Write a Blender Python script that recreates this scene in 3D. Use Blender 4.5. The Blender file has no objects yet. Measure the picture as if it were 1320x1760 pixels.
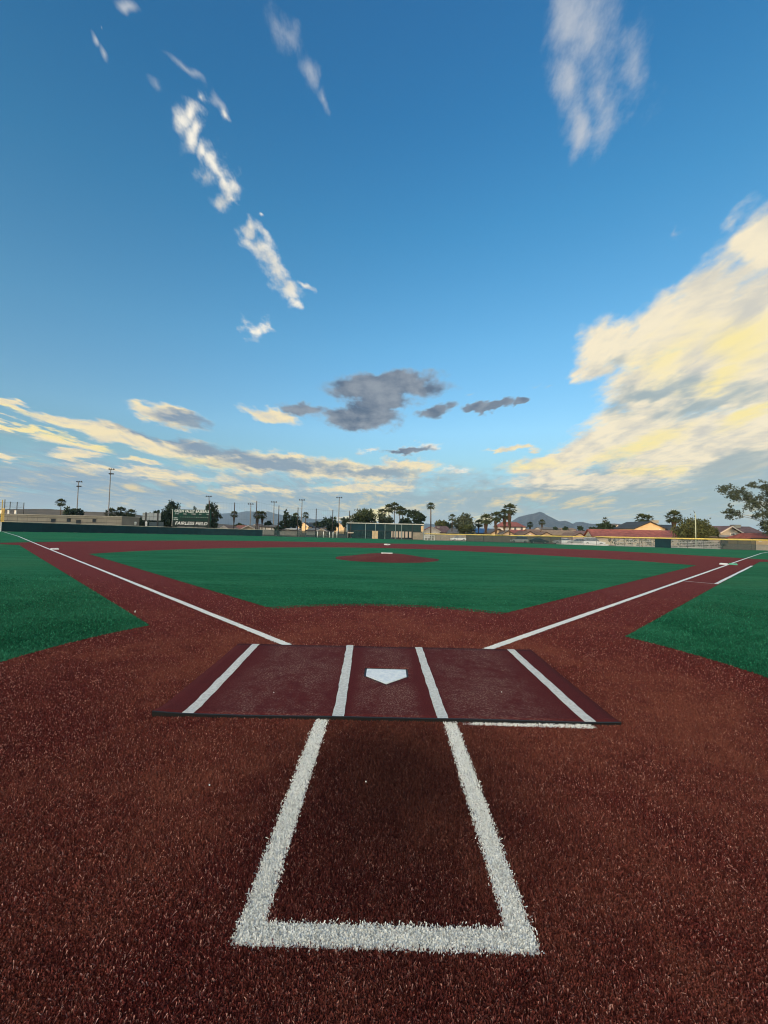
import bpy, bmesh, math, random
import numpy as np
from mathutils import Vector, Matrix
R = math.radians
SC = bpy.context.scene
COL = SC.collection

# ------------------------------------------------------------------ camera
CAM = dict(f=702.0, pitch=0.04557, roll=0.02196, yaw=-0.00799, h=1.507, x=-0.026, y=-4.04)
def _axes():
    p, r, w = CAM['pitch'], CAM['roll'], CAM['yaw']
    right = Vector((math.cos(w), -math.sin(w), 0)); fw = Vector((math.sin(w), math.cos(w), 0)); z = Vector((0, 0, 1))
    fwd = fw*math.cos(p) + z*math.sin(p); up = z*math.cos(p) - fw*math.sin(p)
    return right*math.cos(r) + up*math.sin(r), up*math.cos(r) - right*math.sin(r), fwd
_RX, _UP, _FW = _axes()
CLOC = Vector((CAM['x'], CAM['y'], CAM['h']))
cam_d = bpy.data.cameras.new('camera'); cam = bpy.data.objects.new('camera', cam_d); COL.objects.link(cam)
cam_d.sensor_fit = 'VERTICAL'; cam_d.sensor_height = 36.0; cam_d.sensor_width = 27.0
cam_d.lens = CAM['f']/1760*36; cam_d.clip_start = 0.05; cam_d.clip_end = 30000
M = Matrix((_RX, _UP, -_FW)).transposed().to_4x4(); M.translation = CLOC
cam.matrix_world = M
SC.camera = cam

def ray(px, py):
    return (_RX*((px-660)/CAM['f']) + _UP*((880-py)/CAM['f']) + _FW)
def at(px, py, D):            # the place seen at photo position (px, py), D metres in front of the camera along +Y
    d = ray(px, py); return CLOC + d*(D/d.y)
def azel(px, py):
    d = ray(px, py).normalized()
    return math.degrees(math.atan2(d.x, d.y)), math.degrees(math.asin(d.z))

HAZE = 0.00009
# ------------------------------------------------------------------ view
SC.view_settings.view_transform = 'Standard'; SC.view_settings.look = 'None'
SC.view_settings.gamma = 1.0; SC.view_settings.use_curve_mapping = False
SC.view_settings.exposure = 0.0
SC.render.engine = 'CYCLES'
SC.cycles.use_denoising = True
SC.cycles.filter_width = 1.1
SC.cycles.max_bounces = 6; SC.cycles.diffuse_bounces = 3; SC.cycles.transparent_max_bounces = 12
SC.cycles.volume_bounces = 0; SC.cycles.caustics_reflective = False; SC.cycles.caustics_refractive = False
SC.cycles.sample_clamp_indirect = 4.0

# ------------------------------------------------------------------ sun + sky
SUN_EL, SUN_AZ = 2.6, -152.0            # degrees; azimuth from +Y towards +X : low sun behind the camera on its left
def lin(c):
    c = c/255.0
    return c/12.92 if c <= 0.04045 else ((c+0.055)/1.055)**2.4
def S(r, g, b): return (lin(r), lin(g), lin(b))

sd = bpy.data.lights.new('sun', 'SUN'); sun = bpy.data.objects.new('sun', sd); COL.objects.link(sun)
sd.energy = 3.6; sd.angle = R(0.5); sd.color = (1.0, 0.66, 0.34)
sdir = Vector((math.sin(R(SUN_AZ))*math.cos(R(SUN_EL)), math.cos(R(SUN_AZ))*math.cos(R(SUN_EL)), math.sin(R(SUN_EL))))
sun.rotation_euler = sdir.to_track_quat('Z', 'Y').to_euler()

W = bpy.data.worlds.new('World'); SC.world = W; W.use_nodes = True
W.cycles.sampling_method = 'MANUAL'; W.cycles.sample_map_resolution = 512
WT = W.node_tree; WT.nodes.clear()

class E:                                 # tiny expression builder over shader nodes
    def __init__(s, t, sock): s.t, s.s = t, sock
    def _m(s, op, *o, clamp=False):
        n = s.t.nodes.new('ShaderNodeMath'); n.operation = op; n.use_clamp = clamp
        for i, v in enumerate((s,)+o):
            if isinstance(v, E): s.t.links.new(v.s, n.inputs[i])
            else: n.inputs[i].default_value = v
        return E(s.t, n.outputs[0])
    def __add__(s, o): return s._m('ADD', o)
    __radd__ = __add__
    def __sub__(s, o): return s._m('SUBTRACT', o)
    def __rsub__(s, o): return (s*-1)+o
    def __mul__(s, o): return s._m('MULTIPLY', o)
    __rmul__ = __mul__
    def __truediv__(s, o): return s._m('DIVIDE', o)
    def max(s, o): return s._m('MAXIMUM', o)
    def min(s, o): return s._m('MINIMUM', o)
    def clamp(s): return s._m('ADD', 0.0, clamp=True)
    def step(s, lo, hi, a=0.0, b=1.0):   # smooth step
        n = s.t.nodes.new('ShaderNodeMapRange'); n.interpolation_type = 'SMOOTHSTEP'
        s.t.links.new(s.s, n.inputs['Value'])
        for k, v in (('From Min', lo), ('From Max', hi), ('To Min', a), ('To Max', b)): n.inputs[k].default_value = v
        return E(s.t, n.outputs['Result'])
def comb(t, *v):
    n = t.nodes.new('ShaderNodeCombineXYZ')
    for i, q in enumerate(v):
        if isinstance(q, E): t.links.new(q.s, n.inputs[i])
        else: n.inputs[i].default_value = q
    return E(t, n.outputs[0])
def sep(t, v):
    n = t.nodes.new('ShaderNodeSeparateXYZ'); t.links.new(v.s, n.inputs[0])
    return [E(t, o) for o in n.outputs]
def noise(t, v, scale, detail=4.0, rough=0.55, dist=0.0, lac=2.0, color=False, dim='3D'):
    n = t.nodes.new('ShaderNodeTexNoise'); n.noise_dimensions = dim; n.inputs['Scale'].default_value = scale; n.inputs['Detail'].default_value = detail
    n.inputs['Roughness'].default_value = rough; n.inputs['Distortion'].default_value = dist; n.inputs['Lacunarity'].default_value = lac
    if v is not None: t.links.new(v.s, n.inputs['Vector'])
    return E(t, n.outputs['Color' if color else 'Fac'])
def mixc(t, f, a, b):
    n = t.nodes.new('ShaderNodeMix'); n.data_type = 'RGBA'
    for k, v in ((0, f), (6, a), (7, b)):
        if isinstance(v, E): t.links.new(v.s, n.inputs[k])
        else: n.inputs[k].default_value = v if k == 0 else (*v[:3], 1)
    return E(t, n.outputs[2])
def ramp(t, f, stops, interp='LINEAR'):
    n = t.nodes.new('ShaderNodeValToRGB'); n.color_ramp.interpolation = interp
    e = n.color_ramp.elements
    while len(e) < len(stops): e.new(0.5)
    for q, (p, c) in zip(e, stops):
        q.position = p; q.color = (*c[:3], 1)
    t.links.new(f.s, n.inputs[0]); return E(t, n.outputs[0])

SKY_STRENGTH = 0.10
def build_sky():
    t = WT
    tc = t.nodes.new('ShaderNodeTexCoord'); d = E(t, tc.outputs['Generated'])
    x, y, z = sep(t, d)
    az = x._m('ARCTAN2', y)*57.29578
    el = z._m('ARCSINE')*57.29578
    sky = t.nodes.new('ShaderNodeTexSky'); sky.sky_type = 'NISHITA'; sky.sun_disc = False
    sky.sun_elevation = R(SUN_EL); sky.sun_rotation = R(SUN_AZ); sky.altitude = 600
    sky.air_density = 1.0; sky.dust_density = 0.6; sky.ozone_density = 1.6
    # grade the clear sky to the deep evening blue of the photograph (function of height above the horizon only)
    K = 1.0/SKY_STRENGTH
    base = E(t, sky.outputs[0])
    grade = ramp(t, (el*(1/60.0)).clamp(), [(p/60.0, c) for p, c in SKY_GRADE])
    sunward = (x*math.sin(R(SUN_AZ))+y*math.cos(R(SUN_AZ))).step(0.0, 0.9)
    grade = mixc(t, sunward, grade, SUNSIDE)
    gm = t.nodes.new('ShaderNodeMix'); gm.data_type = 'RGBA'; gm.blend_type = 'MULTIPLY'; gm.inputs[0].default_value = 1
    gm.clamp_result = False
    t.links.new(base.s, gm.inputs[6]); t.links.new(grade.s, gm.inputs[7])
    gs = t.nodes.new('ShaderNodeVectorMath'); gs.operation = 'SCALE'; gs.inputs['Scale'].default_value = GRADE_GAIN
    t.links.new(gm.outputs[2], gs.inputs[0])
    col = E(t, gs.outputs[0])
    if SKY_ONLY:
        bg = t.nodes.new('ShaderNodeBackground'); t.links.new(col.s, bg.inputs[0]); bg.inputs[1].default_value = SKY_STRENGTH
        out = t.nodes.new('ShaderNodeOutputWorld'); t.links.new(bg.outputs[0], out.inputs[0]); return
    # coordinates on a cloud deck (gives perspective to the cloud texture)
    k = 1.0/1.0
    zz = z.max(0.0)+0.11
    du, dv = x/zz, y/zz
    pv = comb(t, du*1.0, dv*0.62, 0.0)
    wcol = noise(t, pv, 1.5, 2, 0.5, color=True, dim='2D')
    w1, w2, w3 = sep(t, wcol)
    fcol = noise(t, pv, 5.0, 3, 0.6, color=True, dim='2D')
    f1, f2, f3 = sep(t, fcol)
    fine = noise(t, pv, 3.2, 7, 0.62, dist=0.35, dim='2D')
    finer = noise(t, pv, 9.0, 5, 0.72, dim='2D')
    sc = (el*0.022+0.10).min(1.0)
    azw = az + (w1-0.5)*sc*8 + (f1-0.5)*sc*11
    elw = el + (w2-0.5)*sc*4.5 + (f2-0.5)*sc*7
    P = comb(t, azw, elw, 0.0)
    last = [None]
    def field(blobs):
        acc = None
        for b in blobs:
            cx, cy, a, w, ang = b[:5]; wt = b[5] if len(b) > 5 else 1.0
            c = Vector(azel(cx, cy)); ca, sa = math.cos(R(ang)), math.sin(R(ang))
            A = Vector(azel(cx+ca*a, cy+sa*a))-Vector(azel(cx-ca*a, cy-sa*a))
            B = Vector(azel(cx-sa*w, cy+ca*w))-Vector(azel(cx+sa*w, cy-ca*w))
            n = t.nodes.new('ShaderNodeMapping'); n.vector_type = 'TEXTURE'
            n.inputs['Location'].default_value = (c.x, c.y, 0)
            n.inputs['Rotation'].default_value = (0, 0, math.atan2(A.y, A.x))
            n.inputs['Scale'].default_value = (A.length/2, B.length/2, 1)
            if last[0] is None: t.links.new(P.s, n.inputs['Vector'])
            else:                        # evaluate the blobs one after another (keeps the shader stack small)
                q = t.nodes.new('ShaderNodeVectorMath'); q.operation = 'MULTIPLY_ADD'; q.inputs[1].default_value = (1e-9,)*3
                t.links.new(last[0].s, q.inputs[0]); t.links.new(P.s, q.inputs[2]); t.links.new(q.outputs[0], n.inputs['Vector'])
            L = t.nodes.new('ShaderNodeVectorMath'); L.operation = 'LENGTH'; t.links.new(n.outputs[0], L.inputs[0])
            v = (1.0-E(t, L.outputs['Value']))*wt
            acc = v if acc is None else acc._m('SMOOTH_MAX', v, 0.15)
            last[0] = acc
        return acc.max(-1.0)
    def c10(c): return tuple(q*K for q in c)
    away = (y*-1.0).step(-0.25, 0.25)           # clouds added behind the camera, brightened to light the field
    stre = noise(t, comb(t, du*1.5+(w1-0.5)*0.5, dv*0.42, 3.1), 3.0, 6, 0.6, dist=0.5, dim='2D')
    tex = (fine-0.5)*2.0+(finer-0.5)*1.2
    st = (stre-0.5)*2.2
    azn = (x*0.7+0.5).clamp()
    # billows: the same noise looked up a little way towards the light gives lit and shaded flanks
    bl0 = noise(t, pv, 3.0, 6, 0.56, dist=0.2, dim='2D')
    bl1 = noise(t, comb(t, du+0.045, dv*0.62-0.040, 0.0), 3.0, 6, 0.56, dist=0.2, dim='2D')
    rel = (bl0-bl1)*6.0
    puff = (finer-0.5)*1.5
    # --- thin veils
    fw = field(WISPS)
    vw = (fw*1.0+tex*0.30+st*0.12+puff*0.95).step(-0.05, 1.35)
    col = mixc(t, vw*0.80, col, c10(S(200, 204, 210)))
    # --- low bank along the horizon
    bank = (el*-1.0+7.6+azn.step(0.62, 1.05)*5.5+(w3-0.5)*5.0+(f3-0.5)*4.0)
    bk = (bank*0.34+tex*0.34+st*0.15).step(-0.7, 1.0)
    bcol = mixc(t, azn, c10(S(146, 170, 190)), c10(S(166, 183, 184)))
    bcol = mixc(t, (rel*0.4+st*0.5+0.1).step(-0.2, 0.6)*0.5, bcol, c10(S(172, 190, 200)))
    bcol = mixc(t, (tex*0.5+st*0.45+(w1-0.5)*0.9).step(-0.05, 0.55)*el.step(0.3, 3.0)*0.85, bcol, c10(S(250, 222, 160)))
    bcol = mixc(t, (st*-0.4-tex*0.2+(w2-0.5)*1.3).step(0.12, 0.6)*0.7, bcol, c10(S(165, 218, 226)))
    bcol = mixc(t, el.step(4.2, 0.4)*0.55, bcol, c10(S(208, 212, 212)))
    col = mixc(t, bk*0.93, col, bcol)
    fg = field(GREY); fy = field(YELLOW)
    gcol = mixc(t, azn, c10(S(112, 140, 172)), c10(S(166, 182, 184)))
    gcol = mixc(t, (rel*0.5+st*0.4).step(-0.1, 0.8)*0.6, gcol, c10(S(198, 204, 200)))
    def lit_cloud(col, dens, al, hi, yel, gy):
        body = mixc(t, (rel+0.15).step(-1.15, 0.85), c10(S(212, 208, 196)), c10(hi))
        body = mixc(t, dens.step(0.55, 0.0)*0.7, body, c10(S(214, 226, 232)))
        if yel: body = mixc(t, (fy*0.9+rel*0.25+st*0.12+0.05).step(-0.25, 1.0), body, c10(S(255, 237, 166)))
        if gy: body = mixc(t, (fg*1.1-rel*0.20-st*0.14+(w3-0.5)*0.3+0.08).step(-0.1, 0.85)*0.93, body, gcol)
        return mixc(t, al*0.98, col, body)
    # --- the long sunlit bands low on the left
    fl_ = field(BANDS)
    dl = fl_*1.5+0.05+tex*0.45+st*0.35
    col = lit_cloud(col, dl, dl.step(-0.15, 0.8), S(250, 232, 188), True, True)
    # --- the great sunlit mass on the right
    fm = field(MASS)
    dm = fm*1.9+0.10+tex*0.36+puff*0.58
    col = lit_cloud(col, dm, dm.step(-0.15, 1.0), S(252, 238, 206), True, True)
    # --- broken white puffs high on the left
    fb = field(PUFFS)
    db = fb*1.15-0.04+puff*1.15+tex*0.35
    col = lit_cloud(col, db, db.step(-0.12, 1.1), S(252, 246, 232), False, False)
    # --- shaded clouds in the middle
    fd = field(DARK)
    dd = fd*1.7+0.06+tex*0.34+puff*0.30
    ad = dd.step(-0.14, 0.80)
    dcol = mixc(t, (rel*0.55+(f1-0.5)*0.8).step(-0.7, 0.7), c10(S(92, 108, 130)), c10(S(150, 158, 168)))
    dcol = mixc(t, dd.step(0.7, 0.0)*0.6, dcol, c10(S(172, 188, 204)))
    col = mixc(t, ad*0.97, col, dcol)
    fa = ((w3-0.5)*1.6+tex*0.7)
    aa = fa.step(-0.1, 0.5)*away*el.step(3.0, 10.0)
    col = mixc(t, aa*0.92, col, c10(tuple(q*7.0 for q in S(255, 230, 178))))
    bg = t.nodes.new('ShaderNodeBackground'); t.links.new(col.s, bg.inputs[0]); bg.inputs[1].default_value = SKY_STRENGTH
    out = t.nodes.new('ShaderNodeOutputWorld'); t.links.new(bg.outputs[0], out.inputs[0])

SKY_ONLY = False
GRADE_GAIN = 6.0
SUNSIDE = (2.7, 2.45, 2.3)      # unseen sky towards the sunset, brightened to light the field
SKY_GRADE = [(0, (.26, .48, .98)), (2.7, (.27, .50, .95)), (9, (.40, .53, .66)), (13.5, (.47, .65, .80)), (24, (.38, .68, .85)),
             (37, (.24, .63, .85)), (46.5, (.18, .57, .84)), (60, (.165, .53, .85))]
# cloud groups: centre x, y, half length, half width (photo pixels), direction in degrees, weight
WISPS = [(250, 8, 34, 13, 38), (155, 78, 26, 9, 70), (178, 105, 32, 11, 55), (186, 52, 8, 5, 90, .7), (318, 140, 24, 8, 42, .75), (275, 158, 10, 8, 20, .4),
         (360, 185, 24, 12, 48, .75), (495, 50, 62, 17, 74, .8), (528, 125, 62, 19, 63, 1.0), (558, 180, 40, 16, 68, .9),
         (1015, 15, 130, 66, 86, 1.2), (980, 130, 110, 42, 90, 1.1), (985, 225, 54, 28, 82, .95), (1065, 70, 120, 45, 80, .7), (1030, 150, 90, 40, 78, .6),
         (1158, 395, 10, 6, 60, .5), (790, 672, 14, 4, -10, .6), (930, 655, 22, 5, -15, .6), (965, 662, 14, 3, -10, .6), (1130, 520, 30, 8, -35, .6)]
PUFFS = [(328, 222, 32, 22, 60), (343, 255, 34, 19, 60), (368, 290, 26, 20, 55), (386, 318, 44, 20, 58), (400, 352, 32, 16, 62), (368, 205, 14, 9, 45, .6), (335, 182, 16, 8, 40, .6),
         (438, 415, 26, 14, 55), (452, 445, 38, 20, 48), (474, 482, 38, 22, 45), (492, 512, 26, 18, 40), (505, 470, 22, 6, 20, .6), (447, 387, 8, 5, 20, .8), (405, 372, 16, 6, 25, .6),
         (432, 570, 25, 22, 30, 1.25), (700, 772, 40, 8, -4, .6), (780, 808, 22, 10, 10, .8), (640, 775, 24, 6, -6, .8), (730, 766, 28, 7, -4, .7)]
BANDS = [(255, 712, 44, 13, 18), (300, 720, 60, 18, 14), (470, 715, 48, 13, 16),
         (30, 700, 60, 8, 16), (120, 728, 90, 13, 14), (215, 752, 100, 17, 11), (315, 772, 90, 18, 8), (430, 795, 130, 21, 4), (590, 808, 170, 19, 3),
         (40, 734, 80, 6, 12, .9), (125, 762, 80, 11, 14), (130, 782, 60, 8, 8), (10, 785, 30, 7, 5, .8), (240, 792, 50, 5, 5, .8),
         (700, 798, 55, 15, 0), (500, 787, 26, 9, -2), (300, 820, 130, 8, 3, .7), (620, 838, 120, 9, 0, .9), (440, 842, 70, 7, 2, .9), (220, 806, 110, 6, 4, .7), (648, 884, 36, 14, -14, 1.4), (600, 892, 30, 7, -5, 1.1), (830, 893, 22, 8, -10, 1.0),
         (960, 795, 120, 16, -5), (870, 772, 56, 6, -4, .8), (905, 768, 26, 8, 0, .8)]
MASS = [(1045, 600, 62, 44, -25), (1120, 580, 90, 55, -30), (1200, 540, 110, 70, -40), (1290, 440, 110, 58, -48), (1320, 600, 190, 150, 0, 1.3), (1160, 660, 150, 75, -15, 1.2),
        (1090, 730, 110, 50, -15, 1.1), (1020, 770, 90, 34, -18), (1220, 760, 220, 70, -8, 1.2), (960, 800, 90, 20, -8), (1330, 380, 60, 40, -45), (1000, 830, 160, 20, 0), (1010, 632, 26, 10, -30, .7)]
GREY = [(318, 729, 66, 15, 12, 1.15), (265, 746, 110, 13, 12, 1.1), (375, 778, 90, 14, 8, 1.15), (480, 800, 130, 15, 2, 1.1), (640, 812, 120, 12, 2), (512, 704, 40, 18, 10),
        (1135, 668, 85, 20, -10, .9), (1215, 690, 120, 24, -14), (1290, 805, 150, 40, -12, 1.2), (1150, 860, 250, 34, 0, 1.2), (960, 850, 120, 18, 0), (690, 780, 50, 7, -4), (1080, 610, 40, 14, -20, .55), (1060, 700, 50, 14, -25, .5)]
YELLOW = [(1290, 590, 100, 50, -28), (1240, 650, 70, 17, -18), (1100, 765, 90, 18, -22), (1290, 708, 80, 14, -26), (1110, 812, 75, 9, -2), (1160, 610, 80, 30, -28, .5),
          (90, 745, 90, 9, 14), (190, 775, 90, 8, 12), (340, 797, 60, 9, 10), (640, 884, 46, 16, 0, 1.4), (830, 893, 24, 9, 0, 1.2), (50, 712, 60, 7, 15, .7), (890, 800, 90, 10, 0, .6)]
DARK = [(652, 664, 112, 26, -1, 1.15), (618, 714, 84, 25, 3, 1.15), (655, 690, 66, 20, 0), (748, 709, 36, 16, -10), (815, 702, 30, 9, -12), (850, 693, 42, 10, -10), (895, 686, 22, 7, -6),
        (515, 704, 44, 15, 8, .9), (700, 772, 44, 6, -4, .7)]
build_sky()

# ------------------------------------------------------------------ helpers
rng = random.Random(7)
NP = np.random.default_rng(11)
_mats = {}
def mat(name, c, rough=0.8, var=0.0, scale=1.0, c2=None, metal=0.0, bump=0.0, bscale=30.0, spec=0.3, detail=5.0):
    """plain procedural material: base colour broken up by noise"""
    if name in _mats: return _mats[name]
    m = bpy.data.materials.new(name); m.use_nodes = True; t = m.node_tree
    b = t.nodes['Principled BSDF']; b.inputs['Roughness'].default_value = rough; b.inputs['Metallic'].default_value = metal
    b.inputs['Specular IOR Level'].default_value = spec
    if var or c2:
        tc = t.nodes.new('ShaderNodeTexCoord'); v = E(t, tc.outputs['Object'])
        n = noise(t, v, scale, detail, 0.6)
        a = c2 or tuple(q*(1-var) for q in c); bb = c if c2 else tuple(min(1, q*(1+var)) for q in c)
        col = mixc(t, n.step(0.32, 0.68), a, bb)
        t.links.new(col.s, b.inputs['Base Color'])
    else: b.inputs['Base Color'].default_value = (*c, 1)
    if bump:
        tc = t.nodes.new('ShaderNodeTexCoord'); n = noise(t, E(t, tc.outputs['Object']), bscale, 4)
        bp = t.nodes.new('ShaderNodeBump'); bp.inputs['Strength'].default_value = bump; bp.inputs['Distance'].default_value = 0.02
        t.links.new(n.s, bp.inputs['Height']); t.links.new(bp.outputs[0], b.inputs['Normal'])
    _mats[name] = m; return m

def tag(o, label=None, cat=None, group=None, kind=None):
    if label: o['label'] = label
    if cat: o['category'] = cat
    if group: o['group'] = group
    if kind: o['kind'] = kind
    return o
def empty(name, loc, rz=0.0):
    o = bpy.data.objects.new(name, None); COL.objects.link(o); o.location = loc; o.rotation_euler = (0, 0, rz); o.empty_display_size = 0.3
    return o
class MB:
    """collects faces, then links them as one mesh object"""
    def __init__(s): s.v, s.f, s.m = [], [], []
    def face(s, pts, mi=0):
        n = len(s.v); s.v += [tuple(p) for p in pts]; s.f.append(tuple(range(n, n+len(pts)))); s.m.append(mi)
    def box(s, c, d, rz=0.0, mi=0):
        cx, cy, cz = c; dx, dy, dz = d[0]/2, d[1]/2, d[2]/2; ca, sa = math.cos(rz), math.sin(rz)
        n = len(s.v)
        for z in (-dz, dz):
            for x, y in ((-dx, -dy), (dx, -dy), (dx, dy), (-dx, dy)):
                s.v.append((cx+x*ca-y*sa, cy+x*sa+y*ca, cz+z))
        for q in ((0, 3, 2, 1), (4, 5, 6, 7), (0, 1, 5, 4), (1, 2, 6, 5), (2, 3, 7, 6), (3, 0, 4, 7)):
            s.f.append(tuple(n+i for i in q)); s.m.append(mi)
    def tube(s, pts, rad, k=8, mi=0, cap=True):
        pts = [Vector(p) for p in pts]; rad = rad if isinstance(rad, (list, tuple)) else [rad]*len(pts)
        rings = []
        for i, p in enumerate(pts):
            d = (pts[min(i+1, len(pts)-1)]-pts[max(i-1, 0)]).normalized()
            a = d.orthogonal().normalized() if abs(d.z) < 0.99 else Vector((1, 0, 0)); b = d.cross(a)
            n = len(s.v)
            for j in range(k):
                q = p+(a*math.cos(2*math.pi*j/k)+b*math.sin(2*math.pi*j/k))*rad[i]; s.v.append(tuple(q))
            rings.append(n)
        for r0, r1 in zip(rings, rings[1:]):
            for j in range(k):
                s.f.append((r0+j, r0+(j+1) % k, r1+(j+1) % k, r1+j)); s.m.append(mi)
        if cap:
            s.f.append(tuple(rings[0]+j for j in reversed(range(k)))); s.m.append(mi)
            s.f.append(tuple(rings[-1]+j for j in range(k))); s.m.append(mi)
    def prism(s, poly, axis_a, axis_b, mi=0):
        """extrude a closed 3D polygon from offset axis_a to axis_b"""
        a = Vector(axis_a); b = Vector(axis_b); P = [Vector(p) for p in poly]; n = len(s.v); k = len(P)
        s.v += [tuple(p+a) for p in P]+[tuple(p+b) for p in P]
        s.f.append(tuple(n+i for i in reversed(range(k)))); s.m.append(mi)
        s.f.append(tuple(n+k+i for i in range(k))); s.m.append(mi)
        for i in range(k):
            j = (i+1) % k; s.f.append((n+i, n+j, n+k+j, n+k+i)); s.m.append(mi)
    def build(s, name, mats, parent=None, smooth=False, fix=True):
        me = bpy.data.meshes.new(name); me.from_pydata(s.v, [], s.f)
        for q in (mats if isinstance(mats, (list, tuple)) else [mats]): me.materials.append(q)
        me.polygons.foreach_set('material_index', s.m)
        if smooth: me.polygons.foreach_set('use_smooth', [True]*len(s.f))
        if fix:
            bm = bmesh.new(); bm.from_mesh(me); bmesh.ops.recalc_face_normals(bm, faces=bm.faces); bm.to_mesh(me); bm.free()
        me.update()
        o = bpy.data.objects.new(name, me); COL.objects.link(o)
        if parent: o.parent = parent
        return o
def children_of(o): return [c for c in bpy.data.objects if c.parent == o]
_kids = {}
def copy_tree(o, parent=None, kids=None):
    c = o.copy(); COL.objects.link(c); c.parent = parent
    for ch in children_of(o): copy_tree(ch, c)
    return c
def text_obj(name, body, loc, size, m, parent, width=None, shear=0.0, bold=0.0, rx=math.pi/2, rz=0.0, depth=0.01):
    cu = bpy.data.curves.new(name, 'FONT'); cu.body = body; cu.size = size; cu.shear = shear; cu.offset = bold; cu.extrude = depth
    cu.align_x = 'CENTER'; cu.align_y = 'CENTER'; cu.resolution_u = 3; cu.materials.append(m)
    tmp = bpy.data.objects.new(name+'_curve', cu); COL.objects.link(tmp); bpy.context.view_layer.update()
    me = bpy.data.meshes.new_from_object(tmp.evaluated_get(bpy.context.evaluated_depsgraph_get())); me.name = name
    bpy.data.objects.remove(tmp); bpy.data.curves.remove(cu)
    o = bpy.data.objects.new(name, me); COL.objects.link(o); o.location = loc; o.rotation_euler = (rx, 0, rz); o.parent = parent
    if width:
        xs = [v.co.x for v in me.vertices]; o.scale.x = width/max(max(xs)-min(xs), 1e-3)
    return o

# ------------------------------------------------------------------ the lie of the land
def gz(x, y):                 # the field drains gently towards the outfield
    yy = min(y, 122.0); xx = max(-75.0, min(75.0, x))
    return -0.0128*max(0.0, yy-40)-0.0028*xx*max(0.0, min(1.0, (yy-20)/55))
S27 = 27.432/math.sqrt(2)
XS = sorted(set([-9000, -4000, -1500, -600, -300, -150, 9000, 4000, 1500, 600, 300, 150]+list(range(-75, 76, 5))))
YS = sorted(set([-9000, -4000, -1500, -600, -200, -100, -60, 200, 350, 800, 1500, 3000, 6000, 12000]+list(range(-40, 20, 6))+list(range(20, 121, 5))+[122, 75, 40]))
def sheet(name, polys, m, dz, kind='structure', parent=None, cuts=True):
    """a flat area given by outlines, laid dz above the lie of the land"""
    bm = bmesh.new()
    for poly in polys:
        f = bm.faces.new([bm.verts.new((x, y, 0)) for x, y in poly])
        if f.normal.z < 0: f.normal_flip()
    bm.normal_update()
    if cuts:
        xs = [v.co.x for v in bm.verts]; ys = [v.co.y for v in bm.verts]
        bmesh.ops.triangulate(bm, faces=bm.faces)
        for y in YS:
            if min(ys) < y < max(ys) and y >= 20: bmesh.ops.bisect_plane(bm, geom=bm.verts[:]+bm.edges[:]+bm.faces[:], plane_co=(0, y, 0), plane_no=(0, 1, 0))
        for x in XS:
            if min(xs) < x < max(xs) and max(ys) > 20 and abs(x) <= 75: bmesh.ops.bisect_plane(bm, geom=bm.verts[:]+bm.edges[:]+bm.faces[:], plane_co=(x, 0, 0), plane_no=(1, 0, 0))
    for v in bm.verts: v.co.z = gz(v.co.x, v.co.y)+dz
    bm.normal_update()
    for f in bm.faces:
        if f.normal.z < 0: f.normal_flip()
    me = bpy.data.meshes.new(name); bm.to_mesh(me); bm.free(); me.materials.append(m)
    o = bpy.data.objects.new(name, me); COL.objects.link(o)
    if kind: o['kind'] = kind
    if parent: o.parent = parent
    return o

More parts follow.
